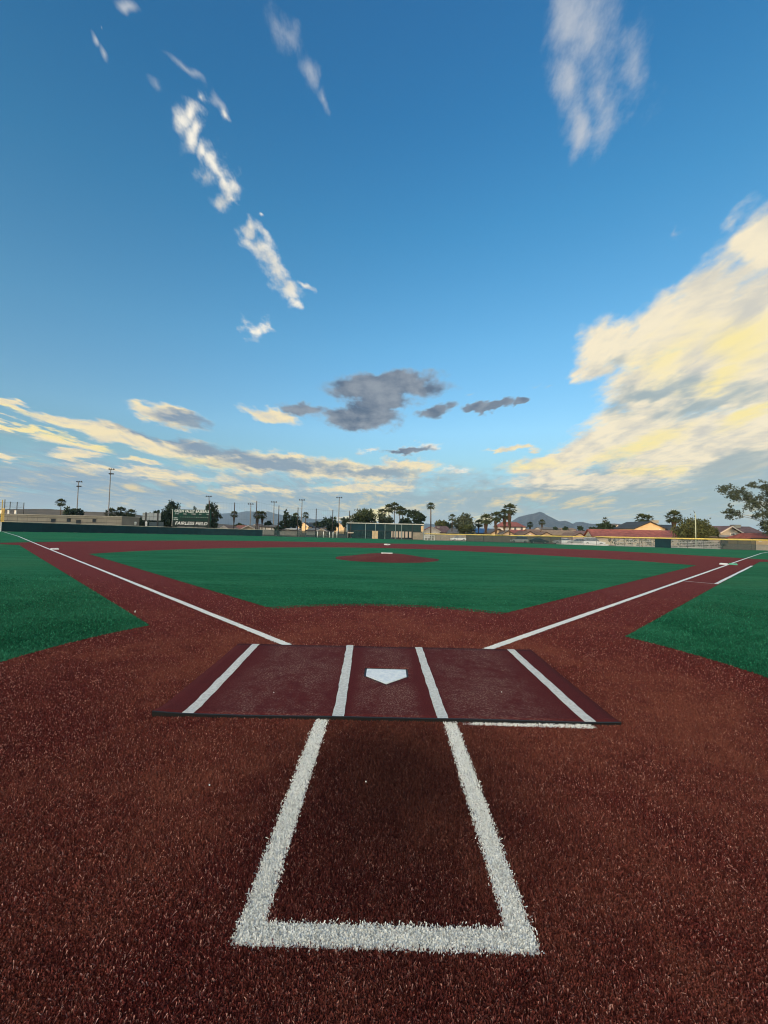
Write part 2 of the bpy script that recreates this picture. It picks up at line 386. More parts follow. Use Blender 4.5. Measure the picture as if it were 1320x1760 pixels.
# ------------------------------------------------------------------ turf materials
RED_D, RED_M, RED_L, SAND = (0.066, 0.010, 0.009), (0.165, 0.030, 0.027), (0.30, 0.088, 0.075), (0.24, 0.074, 0.046)
REB_D, REB_M, REB_L, SANB = (0.055, 0.007, 0.006), (0.185, 0.030, 0.023), (0.55, 0.28, 0.225), (0.27, 0.084, 0.050)
GRB_D, GRB_M, GRB_L = (0.001, 0.048, 0.022), (0.003, 0.135, 0.062), (0.05, 0.29, 0.16)
GRN_D, GRN_M, GRN_L = (0.002, 0.060, 0.022), (0.007, 0.110, 0.044), (0.035, 0.185, 0.085)
def turf_mat(name, dark, mid, light, sand=None, blades=False, stripes=False):
    m = bpy.data.materials.new(name); m.use_nodes = True; t = m.node_tree; b = t.nodes['Principled BSDF']
    g = t.nodes.new('ShaderNodeNewGeometry'); P = E(t, g.outputs['Position'])
    px, py, pz = sep(t, P)
    big = noise(t, P, 0.55, 4, 0.6); med = noise(t, P, 4.0, 5, 0.65)
    if blades:
        at_ = t.nodes.new('ShaderNodeAttribute'); at_.attribute_name = 'tint'; f = E(t, at_.outputs['Fac'])
        col = mixc(t, f.step(0.0, 0.75), dark, mid); col = mixc(t, f.step(0.63, 0.90), col, light)
    else:
        n1 = noise(t, P, 90.0, 3, 0.7); n2 = noise(t, P, 28.0, 3, 0.6)
        f = n1*0.6+n2*0.4
        col = mixc(t, f.step(0.36, 0.58), dark, mid); col = mixc(t, f.step(0.56, 0.72), col, light)
    if sand:                               # sandy infill worn into the pile round the plate
        wx = px*px*0.045; wy = (py-0.2)*(py-0.2)*0.035
        worn = (1.15-wx-wy).clamp()
        s = (big*1.3+med*0.7-0.75)
        sf = (s*1.6+worn*0.55-0.50).step(0.0, 0.9)
        col = mixc(t, sf*0.62, col, sand)
        # darker patch with an uneven edge inside the catcher box
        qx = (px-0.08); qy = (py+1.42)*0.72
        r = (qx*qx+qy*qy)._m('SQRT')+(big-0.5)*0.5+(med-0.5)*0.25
        dark_patch = r.step(1.25, 0.05)
        col = mixc(t, dark_patch*0.78, col, tuple(q*0.28 for q in dark))
    else:
        col = mixc(t, (big*1.2+med*0.6-0.6).step(0.1, 0.6)*0.35, col, light)
    if stripes:                            # seams of the turf rolls and brushed nap
        nap = noise(t, comb(t, px*0.05, py*0.6, 0.0), 1.6, 6, 0.65)
        col = mixc(t, nap.step(0.45, 0.65)*0.5, col, light)
        col = mixc(t, nap.step(0.5, 0.32)*0.5, col, dark)
        nap2 = noise(t, comb(t, px*0.35, py*2.6, 2.0), 1.3, 5, 0.7); col = mixc(t, nap2.step(0.48, 0.68)*0.38, col, light); col = mixc(t, nap2.step(0.5, 0.33)*0.38, col, dark)
        tuft = noise(t, P, 9.0, 4, 0.75); col = mixc(t, tuft.step(0.48, 0.66)*0.5, col, light); col = mixc(t, tuft.step(0.5, 0.34)*0.55, col, dark)
        worn_ = noise(t, P, 0.16, 4, 0.6); col = mixc(t, worn_.step(0.48, 0.72)*0.28, col, (0.075, 0.150, 0.060))
    t.links.new(col.s, b.inputs['Base Color']); b.inputs['Roughness'].default_value = 0.75
    b.inputs['Specular IOR Level'].default_value = 0.25 if blades else 0.05
    if not blades:
        bp = t.nodes.new('ShaderNodeBump'); bp.inputs['Strength'].default_value = 0.9; bp.inputs['Distance'].default_value = 0.012
        t.links.new((noise(t, P, 120.0, 2, 0.7)+noise(t, P, 35.0, 2, 0.6)).s, bp.inputs['Height']); t.links.new(bp.outputs[0], b.inputs['Normal'])
        # pile seen at a low angle shows the lit tips, seen from above the shadowed gaps: give the sheet a fibre sheen
        b.inputs['Sheen Weight'].default_value = 0.07; b.inputs['Sheen Roughness'].default_value = 0.45
        b.inputs['Sheen Tint'].default_value = (*[min(1, q*5) for q in mid], 1)
    return m
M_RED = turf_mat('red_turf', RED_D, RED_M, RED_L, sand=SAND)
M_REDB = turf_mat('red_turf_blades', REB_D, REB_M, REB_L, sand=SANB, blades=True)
M_GRN = turf_mat('green_turf', GRN_D, GRN_M, GRN_L, stripes=True)
M_GRNB = turf_mat('green_turf_blades', GRB_D, GRB_M, GRB_L, blades=True)
M_WHITE = mat('line_white', (0.88, 0.87, 0.82), 0.7, c2=(0.76, 0.75, 0.70), scale=60, bump=0.6, bscale=120)
M_WHITEB = turf_mat('white_turf_blades', (0.74, 0.73, 0.68), (0.88, 0.87, 0.82), (0.92, 0.91, 0.87), blades=True)
M_DIRT = mat('dry_ground', (0.20, 0.16, 0.115), 0.95, c2=(0.13, 0.105, 0.08), scale=0.08)

# ------------------------------------------------------------------ ground, turf areas
def grid_sheet(name, xs, ys, m, dz):
    b = MB(); b.v = [(x, y, gz(x, y)+dz) for y in ys for x in xs]; n = len(xs)
    for j in range(len(ys)-1):
        for i in range(n-1):
            b.f.append((j*n+i, j*n+i+1, (j+1)*n+i+1, (j+1)*n+i)); b.m.append(0)
    o = b.build(name, m, fix=False); o['kind'] = 'structure'; return o
grid_sheet('ground', XS, YS, M_DIRT, -0.02)

FENCE_PX = [(-6, 913.4, 74.5), (60, 914.5, 80), (120, 915.5, 87), (240, 917, 101), (350, 920.5, 112), (460, 922.7, 119), (560, 925, 121), (597, 926.2, 122),
            (729, 929.3, 118), (789, 931, 112), (880, 933.8, 102), (1000, 938, 88), (1090, 941, 82), (1180, 943.6, 78), (1294, 947, 74.5), (1330, 948.3, 73.5)]
def fence_xy(px, D):
    p = at(px, 900, D); return (p.x, p.y)
FXY = [fence_xy(px, D) for px, _, D in FENCE_PX]
def arc(cx, cy, r, a0, a1, n=24):
    return [(cx+r*math.cos(R(a0+(a1-a0)*i/n)), cy+r*math.sin(R(a0+(a1-a0)*i/n))) for i in range(n+1)]
# green turf inside the fence
out_poly = [(-70, -12), (70, -12)]+[(70, 60)]+[(x*1.004, y+0.6) for x, y in reversed(FXY)]+[(-72, 60)]
sheet('outfield_turf', [out_poly], M_GRN, 0.0)
# red turf: home-plate circle, base paths, infield arc (drawn as one outline)
def L(d, off):                # point d metres up the third-base line, off metres to foul (+) or fair (-)
    return (-d/math.sqrt(2)-off/math.sqrt(2), d/math.sqrt(2)-off/math.sqrt(2))
def mir(p): return (-p[0], p[1])
RH = 4.15
arcR = 28.96; cm = (0.0, 18.44)
a_end = math.degrees(math.asin((24.2-cm[1])/arcR))
red = []
red += [(-14.0, -12.0), (14.0, -12.0), (9.0, -6.0)]
circ = [(p[0], p[1]) for p in arc(0, 0, RH, -35, 31.3, 20)]
red += circ
ft = 1.0
p_end = mir(L(33.7, ft))
red += [p_end]
red += [p for p in arc(cm[0], cm[1], arcR, 12.0, 168.0, 60)]
red += [L(33.7, ft)]
red += [(p[0], p[1]) for p in arc(0, 0, RH, 180-31.3, 215, 20)]
red += [(-9.0, -6.0)]
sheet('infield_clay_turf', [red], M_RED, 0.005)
# infield grass: square with the corners cut by the base cut-outs
def L2(d, off): return L(d, -off)
g = []
g += [p for p in arc(0, 0, 4.4, 59.0, 121.0, 18)]                          # in front of the plate, from right to left
g += [L(22.3, -1.05)]
g += [(-14.6, 19.2), (-13.4, 22.2), (-11.6, 25.0), (-9.0, 27.6), (-6.0, 29.6), (-3.0, 30.8), (0, 31.2), (3.0, 30.6), (6.2, 29.0), (9.4, 26.6), (12.2, 24.2), (15.0, 21.6)]
g += [mir(L(24.6, -1.05))]
sheet('infield_grass', [g], M_GRN, 0.010)

# ------------------------------------------------------------------ white lines
def strip(a, b, w, seg=40, jag=0.006, seed=0):
    r = random.Random(seed); a = Vector((*a, 0)); b = Vector((*b, 0)); d = (b-a).normalized(); n = Vector((-d.y, d.x, 0)); Ln = (b-a).length
    le, ri = [], []
    for i in range(seg+1):
        s = Ln*(i/seg)**1.6
        p = a+d*s
        le.append(p+n*(w/2+r.uniform(-jag, jag))); ri.append(p-n*(w/2+r.uniform(-jag, jag)))
    return [(q.x, q.y) for q in ri]+[(q.x, q.y) for q in reversed(le)]
LW = 0.105
lf = sheet('foul_line', [strip(L(1.78, 0), L(105.0, 0), LW, 60, seed=1)], M_WHITE, 0.016, None)
tag(lf, 'long white foul line running away to the left up the third base side', 'foul line', 'foul lines')
rf = sheet('foul_line', [strip(mir(L(1.84, 0)), mir(L(96.5, 0)), LW, 60, seed=2)], M_WHITE, 0.016, None)
tag(rf, 'long white foul line running away to the right past first base', 'foul line', 'foul lines')
lane_a, lane_b = mir(L(14.2, 0.92)), mir(L(27.5, 1.0))
ln = empty('running_lane_line', (lane_a[0], lane_a[1], 0)); tag(ln, 'short white running lane line right of the foul line before first base', 'field line')
def local(o, par):
    o.parent = par; o.matrix_parent_inverse = Matrix.Translation(-par.location); return o
local(sheet('lane_stripe', [strip(lane_a, lane_b, LW, 20, seed=3)], M_WHITE, 0.016, None), ln)
local(sheet('lane_end_stripe', [strip(mir(L(14.25, 0.08)), mir(L(14.25, 0.86)), 0.05, 8, seed=4)], M_WHITE, 0.016, None), ln)

CB = dict(xo=0.555, xi=0.455, y0=-2.51, y1=-2.42, yt=-0.765)
M_PAINT = M_WHITE
def in_cbox(x, y):
    a = (np.abs(x) < CB['xo']) & (np.abs(x) > CB['xi']) & (y > CB['y0']) & (y < -0.70)
    b = (np.abs(x) < CB['xo']) & (y > CB['y0']) & (y < CB['y1'])
    return a | b
BL = [[(0.665, -0.78), (1.62, -0.795), (1.63, -0.735), (0.665, -0.725)]]      # bit of painted line peeping out under the mat
def in_mat(x, y): return (np.abs(x) < 1.86) & (y > -0.775+0.013*(x+1.85)) & (y < 1.30)
def in_circle(x, y):                                                     # the red area close to the camera
    return (np.hypot(x, y) < RH+0.02) | ((np.abs(x) < 9+(-6-y)*0.8) & (y < -1.9) & (np.abs(x)*0.0+np.abs(x) < 3.6-0.9*(y+2.4)))
U45 = 1/math.sqrt(2)
def fouldist(x, y): return (y-np.abs(x))*U45
def in_red(x, y):
    fd_ = fouldist(x, y)
    home = np.hypot(x, y) < RH
    path = (fd_ > -1.0) & (fd_ < 1.07) & (y > 0)
    behind = (y < 0) & (np.abs(x) < 4.27+np.maximum(0, -y-2.45)*1.3)
    grass = (np.hypot(x, y) > 4.4) & (fd_ > 1.05) & (y > 0)
    behind &= ~((y > -2.45) & (np.hypot(x, y) > RH))
    return (home | path | behind) & ~grass
def blades(name, x, y, z0, h, w, tintv, m, kind='stuff', parent=None):
    n = len(x); a = NP.uniform(0, 2*np.pi, n); la = NP.uniform(0, 2*np.pi, n); ln_ = np.abs(NP.normal(0, 0.65, n))*h
    hx, hy = np.cos(a)*w/2, np.sin(a)*w/2
    v = np.zeros((n, 4, 3), np.float32)
    tx, ty = np.cos(la)*ln_, np.sin(la)*ln_
    v[:, 0] = np.stack([x-hx, y-hy, z0], 1); v[:, 1] = np.stack([x+hx, y+hy, z0], 1)
    v[:, 2] = np.stack([x+hx*0.8+tx, y+hy*0.8+ty, z0+h], 1); v[:, 3] = np.stack([x-hx*0.8+tx, y-hy*0.8+ty, z0+h], 1)
    me = bpy.data.meshes.new(name); me.vertices.add(4*n); me.vertices.foreach_set('co', v.ravel())
    me.loops.add(4*n); me.loops.foreach_set('vertex_index', np.arange(4*n, dtype=np.int32))
    me.polygons.add(n); me.polygons.foreach_set('loop_start', np.arange(0, 4*n, 4, dtype=np.int32)); me.polygons.foreach_set('loop_total', np.full(n, 4, np.int32))
    at_ = me.attributes.new('tint', 'FLOAT', 'POINT'); at_.data.foreach_set('value', np.repeat(tintv, 4).astype(np.float32))
    me.update(calc_edges=True); me.validate(); me.materials.append(m)
    o = bpy.data.objects.new(name, me); COL.objects.link(o)
    if kind: o['kind'] = kind
    if parent: o.parent = parent
    return o
def scatter(n, y0, y1):
    """points in the wedge in front of the camera, denser close by"""
    u = NP.uniform(0, 1, n); d0, d1 = y0+4.04, y1+4.04
    d = d0*(d1/d0)**u
    half = 1.5+0.98*d
    return NP.uniform(-1, 1, n)*half, d-4.04
x, y = scatter(2050000, -3.3, 9.2)
d = y+4.04
keep = NP.uniform(0, 1, len(x)) < np.clip(1.25-d/10.2, 0.0, 1)**1.3*np.clip(0.55+0.2*d, 0, 1)
x, y, d = x[keep], y[keep], d[keep]
ez = NP.normal(0, 0.0075, (2, len(x)))
wl = in_cbox(x+ez[0], y+ez[1]); 
for q in BL:
    wl |= (x+ez[0] > 0.665) & (x+ez[0] < 1.63) & (y+ez[1]*0.7 > -0.785) & (y+ez[1]*0.7 < -0.70)
onmat = in_mat(x, y)
fl = (np.abs(fouldist(x+ez[0]*0.4, y+ez[1]*0.4)) < LW/2) & (y > 1.25)
wl = (wl | fl) & ~onmat
redm = in_red(x+ez[0]*0.7, y+ez[1]*0.7) & ~wl & ~onmat
grnm = ~redm & ~wl & ~onmat
def tint(n): return np.clip(NP.beta(1.6, 2.4, n)+NP.normal(0, 0.06, n), 0, 1)
def hgt(n, b): return b*NP.uniform(0.55, 1.15, n)
i = np.where(redm)[0]
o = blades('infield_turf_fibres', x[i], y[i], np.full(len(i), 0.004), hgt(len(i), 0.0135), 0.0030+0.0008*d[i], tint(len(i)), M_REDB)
i = np.where(grnm)[0]; i = i[NP.uniform(0, 1, len(i)) < 0.8]
o = blades('green_turf_fibres', x[i], y[i], np.full(len(i), 0.002), hgt(len(i), 0.020), 0.0040+0.0010*d[i], tint(len(i)), M_GRNB)
# painted lines close to the camera: white fibres standing on their painted backing
cb = empty('catcher_box_line', (0, CB['y0'], 0)); tag(cb, 'white three-sided catcher box outline painted on the red turf in the foreground', 'field line')
w_ = CB['xo']-CB['xi']
back = sheet('line_backing', [[(-CB['xo'], CB['y0']), (CB['xo'], CB['y0']), (CB['xo'], CB['yt']), (CB['xi'], CB['yt']), (CB['xi'], CB['y1']), (-CB['xi'], CB['y1']), (-CB['xi'], CB['yt']), (-CB['xo'], CB['yt'])]], mat('painted_backing', (0.82, 0.80, 0.75), 0.9, c2=(0.60, 0.56, 0.51), scale=70), 0.009, None, cuts=False)
local(back, cb)
i = np.where(wl & ~fl & (np.abs(x) < 0.66) )[0]; i = i[(NP.uniform(0, 1, len(i)) < 0.97)]
i = i[~((x[i] > 0.60) & (y[i] > -0.79))]
xx, yy = x[i], y[i]
o = blades('painted_fibres', xx, yy, np.full(len(i), 0.008), hgt(len(i), 0.010), 0.0040+0.0010*d[i], tint(len(i)), M_WHITEB, kind='stuff'); local(o, cb)
bl = empty('batter_box_line', (1.15, -0.76, 0)); tag(bl, 'bit of painted white line showing along the near right edge of the mat', 'field line')
local(sheet('line_backing', [[(0.60, -0.782), (1.62, -0.792), (1.62, -0.745), (0.60, -0.745)]], bpy.data.materials['painted_backing'], 0.009, None, cuts=False), bl)
i = np.where(wl & ~fl & (x > 0.60) & (y > -0.80))[0]
o = blades('painted_fibres', x[i], y[i], np.full(len(i), 0.008), hgt(len(i), 0.010), 0.0040+0.0010*d[i], tint(len(i)), M_WHITEB, kind='stuff'); local(o, bl)
i = np.where(fl & ~onmat)[0]
for sgn, par in ((-1, lf), (1, rf)):
    j = i[(x[i]*sgn > 0)]
    o = blades('painted_fibres', x[j], y[j], np.full(len(j), 0.008), hgt(len(j), 0.012), 0.003+0.0009*d[j], tint(len(j)), M_WHITEB, kind='stuff', parent=par)

# ------------------------------------------------------------------ hitting mat with the home plate let into it
MT = 0.024
def mat_surface():
    m = bpy.data.materials.new('mat_pile'); m.use_nodes = True; t = m.node_tree; b = t.nodes['Principled BSDF']
    g_ = t.nodes.new('ShaderNodeNewGeometry'); P = E(t, g_.outputs['Position']); px, py, pz = sep(t, P)
    n1 = noise(t, P, 110, 3, 0.7); big = noise(t, P, 1.6, 5, 0.6); med = noise(t, P, 9.0, 4, 0.7)
    col = mixc(t, n1.step(0.35, 0.65), (0.070, 0.010, 0.010), (0.125, 0.021, 0.020))
    ax = px._m('ABSOLUTE')
    box = (ax-0.95)._m('ABSOLUTE').step(0.62, 0.25)+ax.step(0.33, 0.2)
    dust = (big*1.2+med*0.9-0.78).step(0.0, 0.5)*box.clamp()
    spk = noise(t, P, 62, 2, 0.8).step(0.5, 0.62)
    col = mixc(t, dust*(spk*0.85+0.06), col, (0.28, 0.16, 0.125))
    col = mixc(t, med.step(0.3, 0.48, 1.0, 0.0)*0.18, col, (0.045, 0.008, 0.010))
    t.links.new(col.s, b.inputs['Base Color']); b.inputs['Roughness'].default_value = 0.9; b.inputs['Specular IOR Level'].default_value = 0.1
    bp = t.nodes.new('ShaderNodeBump'); bp.inputs['Strength'].default_value = 0.7; bp.inputs['Distance'].default_value = 0.006
    t.links.new(noise(t, P, 160, 2, 0.7).s, bp.inputs['Height']); t.links.new(bp.outputs[0], b.inputs['Normal'])
    return m
M_MAT = mat_surface(); M_RUB = mat('black_rubber', (0.012, 0.012, 0.012), 0.5, spec=0.4)
hm = empty('home_plate_mat', (0, 0.28, 0)); tag(hm, 'dark maroon hitting mat with four white lines round home plate', 'hitting mat')
near_l, near_r, far_l, far_r = (-1.842, -0.765), (1.862, -0.715), (-1.90, 1.255), (1.862, 1.305)
plate = [(0, 0), (0.2159, 0.2159), (0.2159, 0.4318), (-0.2159, 0.4318), (-0.2159, 0.2159)]
hole = [(0, -0.014), (0.228, 0.211), (0.228, 0.452), (-0.228, 0.452), (-0.228, 0.211)]
def mat_edge_z(px_):          # the near edge curls up a little off the turf
    return 0.014+0.006*(0.5+0.5*math.sin(px_*2.1+0.6))
bm = bmesh.new()
def lerp2(a, b, t_): return (a[0]+(b[0]-a[0])*t_, a[1]+(b[1]-a[1])*t_)
NX, NYm = 48, 24
vs = [[bm.verts.new((*lerp2(lerp2(near_l, near_r, i/NX), lerp2(far_l, far_r, i/NX), j/NYm), 0)) for i in range(NX+1)] for j in range(NYm+1)]
for j in range(NYm):
    for i in range(NX): bm.faces.new((vs[j][i], vs[j][i+1], vs[j+1][i+1], vs[j+1][i]))
for k in range(5):            # cut the plate-shaped hole out of the mat
    a, b_ = Vector((*hole[k], 0)), Vector((*hole[(k+1) % 5], 0)); dd = (b_-a); n_ = Vector((dd.y, -dd.x, 0)).normalized()
    bmesh.ops.bisect_plane(bm, geom=bm.verts[:]+bm.edges[:]+bm.faces[:], plane_co=a, plane_no=n_, dist=1e-5)
def in_hole(c): return all(((hole[(k+1) % 5][0]-hole[k][0])*(c.y-hole[k][1])-(hole[(k+1) % 5][1]-hole[k][1])*(c.x-hole[k][0])) > 0 for k in range(5))
bmesh.ops.delete(bm, geom=[f for f in bm.faces if in_hole(f.calc_center_median())], context='FACES')
def mat_z(x_, y_):
    e = max(0.0, 1-(y_+0.77)/0.25); w2_ = max(0.0, 1-abs(abs(x_)-1.86)/0.2)
    return 0.018+mat_edge_z(x_)*e*e+0.004*w2_*e+0.0015*math.sin(x_*5.1+y_*3.3)+0.009*max(0.0, 1-((x_+1.84)**2+(y_+0.77)**2)**0.5/0.35)**2
for v in bm.verts: v.co.z = mat_z(v.co.x, v.co.y)
for f in bm.faces: f.smooth = True
ex = bmesh.ops.extrude_face_region(bm, geom=bm.faces[:])
bot = [v for v in ex['geom'] if isinstance(v, bmesh.types.BMVert)]
for v in bot: v.co.z -= 0.012
bmesh.ops.recalc_face_normals(bm, faces=bm.faces)
me = bpy.data.meshes.new('mat_sheet'); bm.to_mesh(me); bm.free()
me.materials.append(M_MAT); me.materials.append(M_RUB)
for p in me.polygons:
    if p.normal.z < 0.5: p.material_index = 1
ms = bpy.data.objects.new('mat_sheet', me); COL.objects.link(ms); local(ms, hm)
M_MLINE = mat('mat_line_white', (0.78, 0.76, 0.70), 0.85, c2=(0.60, 0.57, 0.51), scale=38, bump=0.5, bscale=140)
b = MB(); KE = 40
for k in range(KE):
    p, q = lerp2(near_l, near_r, k/KE), lerp2(near_l, near_r, (k+1)/KE)
    zp, zq = mat_z(*p), mat_z(*q)
    P4 = lambda c, z, o: (c[0], c[1]-o, z)
    b.face([P4(p, 0.002, .006), P4(q, 0.002, .006), P4(q, zq+.001, .010), P4(p, zp+.001, .010)])
    b.face([P4(p, zp+.001, .010), P4(q, zq+.001, .010), P4(q, zq+.002, -.003), P4(p, zp+.002, -.003)])
local(b.build('rubber_edge', M_RUB), hm)
# (far left, far right, near left, near right) of each sewn-in white line
for fl_, fr_, nl_, nr_ in (((-1.715, 1.245), (-1.625, 1.248), (-1.615, -0.755), (-1.525, -0.752)), ((-0.512, 1.30), (-0.423, 1.302), (-0.425, -0.742), (-0.335, -0.741)),
                           ((0.370, 1.285), (0.458, 1.286), (0.408, -0.728), (0.496, -0.727)), ((1.552, 1.292), (1.642, 1.293), (1.578, -0.712), (1.668, -0.711))):
    b = MB(); K_ = 26; r_ = random.Random(int(fl_[0]*100)); rows = []
    for k in range(K_+1):
        q0, q1 = lerp2(nl_, fl_, k/K_), lerp2(nr_, fr_, k/K_)
        j0, j1 = r_.uniform(-.004, .004), r_.uniform(-.004, .004)
        rows.append(((q0[0]+j0, q0[1]), (q1[0]+j1, q1[1])))
    for (a0, a1), (b0, b1) in zip(rows, rows[1:]):
        b.face([(p[0], p[1], mat_z(*p)+0.0035) for p in (a0, a1, b1, b0)])
    e0, e1 = rows[0]
    b.face([(e0[0], e0[1], mat_z(*e0)), (e1[0], e1[1], mat_z(*e1)), (e1[0], e1[1], mat_z(*e1)+.0035), (e0[0], e0[1], mat_z(*e0)+.0035)])
    for s_ in (0, 1):
        for r0, r1 in zip(rows, rows[1:]):
            p, q = r0[s_], r1[s_]
            b.face([(p[0], p[1], mat_z(*p)), (q[0], q[1], mat_z(*q)), (q[0], q[1], mat_z(*q)+.0035), (p[0], p[1], mat_z(*p)+.0035)])
    local(b.build('mat_line', M_MLINE), hm)
hp = empty('home_plate', (0, 0.2, 0)); tag(hp, 'white five-sided home plate let into the middle of the mat', 'home plate')
bm = bmesh.new(); f = bm.faces.new([bm.verts.new((x_, y_, 0.020)) for x_, y_ in plate]); ex = bmesh.ops.extrude_face_region(bm, geom=[f])
for v in [v for v in ex['geom'] if isinstance(v, bmesh.types.BMVert)]: v.co.z = 0.003
bmesh.ops.bevel(bm, geom=[e for e in bm.edges if all(v.co.z > 0.015 for v in e.verts)], offset=0.008, segments=2, affect='EDGES')
bmesh.ops.recalc_face_normals(bm, faces=bm.faces); me = bpy.data.meshes.new('plate_slab'); bm.to_mesh(me); bm.free()
me.materials.append(mat('plate_rubber', (0.90, 0.90, 0.86), 0.55, c2=(0.72, 0.75, 0.76), scale=22, detail=8))
po = bpy.data.objects.new('plate_slab', me); COL.objects.link(po); local(po, hp)
b = MB(); cc = Vector((0, 0.22, 0)); b.face([(*(Vector((x_, y_, 0))-cc).xy*1.085+cc.xy, 0.0) if False else ((x_-cc.x)*1.075, (y_-cc.y)*1.075+cc.y, 0.0125) for x_, y_ in plate])
local(b.build('plate_rim', M_RUB), hp)

M_WPEB = mat('white_scrap_paint', (0.82, 0.82, 0.80), 0.6)
# ------------------------------------------------------------------ mound, bases
mo = empty('pitcher_mound', (0, 18.0, 0)); tag(mo, 'low red pitching mound in the middle of the infield grass', 'mound')
b = MB(); NR, NA = 14, 64; MR = 2.78
def mz(r_, a_):
    yy = r_*math.sin(a_)
    top = 0.25
    s_ = max(0.0, min(1.0, (MR-r_)/(MR-0.75))); s_ = s_*s_*(3-2*s_)*0.55+s_*0.45
    return 0.012+top*s_
prev = None
rs = [MR*(1-i/NR) for i in range(NR)]+[0.0]
idx = []
for r_ in rs:
    row = []
    for k in range(NA):
        a_ = 2*math.pi*k/NA; rr = r_*(1+0.012*math.sin(5*a_+1)+0.01*math.sin(11*a_)) if r_ == MR else r_
        b.v.append((rr*math.cos(a_), rr*math.sin(a_)*1.0, mz(r_, a_)-(0.045*math.exp(-((rr*math.cos(a_))/.45)**2-((rr*math.sin(a_)+0.35)/.22)**2))))
        row.append(len(b.v)-1)
    idx.append(row)
for r0, r1 in zip(idx, idx[1:]):
    for k in range(NA): b.f.append((r0[k], r0[(k+1) % NA], r1[(k+1) % NA], r1[k])); b.m.append(0)
ob = b.build('mound_turf', turf_mat('mound_clay', (0.075, 0.016, 0.014), (0.125, 0.030, 0.024), (0.19, 0.06, 0.045)), mo, smooth=True)
pr = MB(); pr.box((0, 0, 0.02), (0.62, 0.16, 0.05)); o = pr.build('pitching_rubber', mat('base_white', (0.78, 0.78, 0.75), 0.6, c2=(0.66, 0.65, 0.62), scale=9)); o.location = (0, 18.40, 0.262)
tag(o, 'white pitching rubber on top of the mound', 'pitching rubber')
def base(loc, rz, m, label, grp):
    bm = bmesh.new(); bmesh.ops.create_cube(bm, size=1.0)
    for v in bm.verts: v.co = Vector((v.co.x*0.381, v.co.y*0.381, v.co.z*0.10))
    for v in bm.verts:
        if v.co.z > 0: v.co.x *= 0.9; v.co.y *= 0.9
    bmesh.ops.bevel(bm, geom=bm.edges[:], offset=0.015, segments=2, affect='EDGES')
    me = bpy.data.meshes.new('base'); bm.to_mesh(me); bm.free(); me.materials.append(m)
    o = bpy.data.objects.new('base', me); COL.objects.link(o); o.location = loc; o.rotation_euler = (0, 0, rz); tag(o, label, 'base', grp); return o
BW = bpy.data.materials['base_white']
hb = 0.19*math.sqrt(2)
base((-S27+hb*1.05, S27, gz(-S27, S27)+0.035), R(45), BW, 'white third base at the left, beside the foul line', 'bases of the diamond')
base((S27-hb*0.95, S27, gz(S27, S27)+0.035), R(45), BW, 'white half of the double first base, left of the foul line', 'bases of the diamond')
base((S27+hb*1.0, S27, gz(S27, S27)+0.035), R(45), mat('base_green', (0.10, 0.42, 0.26), 0.6), 'green half of the double first base, right of the foul line', 'bases of the diamond')
sb = base((0.03, 38.6, 0.075), R(45), BW, 'white second base beyond the mound', 'bases of the diamond'); sb.scale = (1.35, 1.35, 1.3)
for wx, wy, lb in ((-1.02, -0.28, 'tiny white scrap lying on the left half of the mat'), (1.08, -0.13, 'tiny white scrap lying on the right half of the mat'), (-1.02, -1.62, 'tiny white pebble on the red turf left of the catcher box'), (-0.12, -1.55, 'tiny white pebble inside the catcher box')):
    b = MB(); r0 = 0.0055; b.tube([(0, 0, -r0*.4), (0.002, 0, 0), (0.003, .001, r0*.7)], [r0*.6, r0, r0*.5], 7); o = b.build('white_scrap' if 'scrap' in lb else 'white_pebble', M_WPEB, smooth=True)
    o.location = (wx, wy, (mat_z(wx, wy)+.004) if 'mat' in lb else .019); tag(o, lb, 'scrap' if 'scrap' in lb else 'pebble')
q = at(88, 1050.5, 4.04+3.3); b = MB(); b.tube([(0, 0, 0), (0, 0, .02), (.004, 0, .035)], [.008, .011, .005], 7); o = b.build('white_scrap', M_WPEB, smooth=True); o.location = (-4.31+0.0, 3.0, 0.012); tag(o, 'tiny white scrap on the left foul grass', 'scrap')

# ================================================================== beyond the diamond
def gl(x, y): return gz(x, y)-0.02
def Zp(px, py, D): return at(px, py, D).z
def Xp(px, D): return at(px, 900, D).x
M_TEAL = mat('windscreen_teal', (0.004, 0.034, 0.044), 0.8, c2=(0.003, 0.024, 0.032), scale=0.7)
M_POST = mat('dark_steel', (0.030, 0.032, 0.032), 0.5)
M_GALV = mat('galvanised_steel', (0.42, 0.43, 0.43), 0.45, metal=0.6, c2=(0.30, 0.31, 0.31), scale=3)
M_PALE = mat('pale_paint', (0.62, 0.60, 0.54), 0.6, c2=(0.48, 0.46, 0.42), scale=2)
M_WPAINT = mat('white_paint', (0.78, 0.77, 0.73), 0.55, c2=(0.64, 0.63, 0.60), scale=2)
M_TANCAP = mat('tan_fence_cap', (0.52, 0.47, 0.36), 0.6, c2=(0.42, 0.38, 0.30), scale=1.5)
M_YCAP = mat('yellow_fence_cap', (0.85, 0.62, 0.16), 0.5, c2=(0.74, 0.53, 0.14), scale=1.2)
def screen_mat(name, c, c2, alpha):
    m = mat(name, c, 0.85, c2=c2, scale=0.9); t = m.node_tree
    b = t.nodes['Principled BSDF']; out = t.nodes['Material Output']
    tr = t.nodes.new('ShaderNodeBsdfTransparent'); mx = t.nodes.new('ShaderNodeMixShader')
    mx.inputs[0].default_value = alpha
    t.links.new(tr.outputs[0], mx.inputs[1]); t.links.new(b.outputs[0], mx.inputs[2]); t.links.new(mx.outputs[0], out.inputs[0]); return m
M_SCR = screen_mat('mesh_windscreen', (0.010, 0.036, 0.040), (0.018, 0.046, 0.048), 0.72)
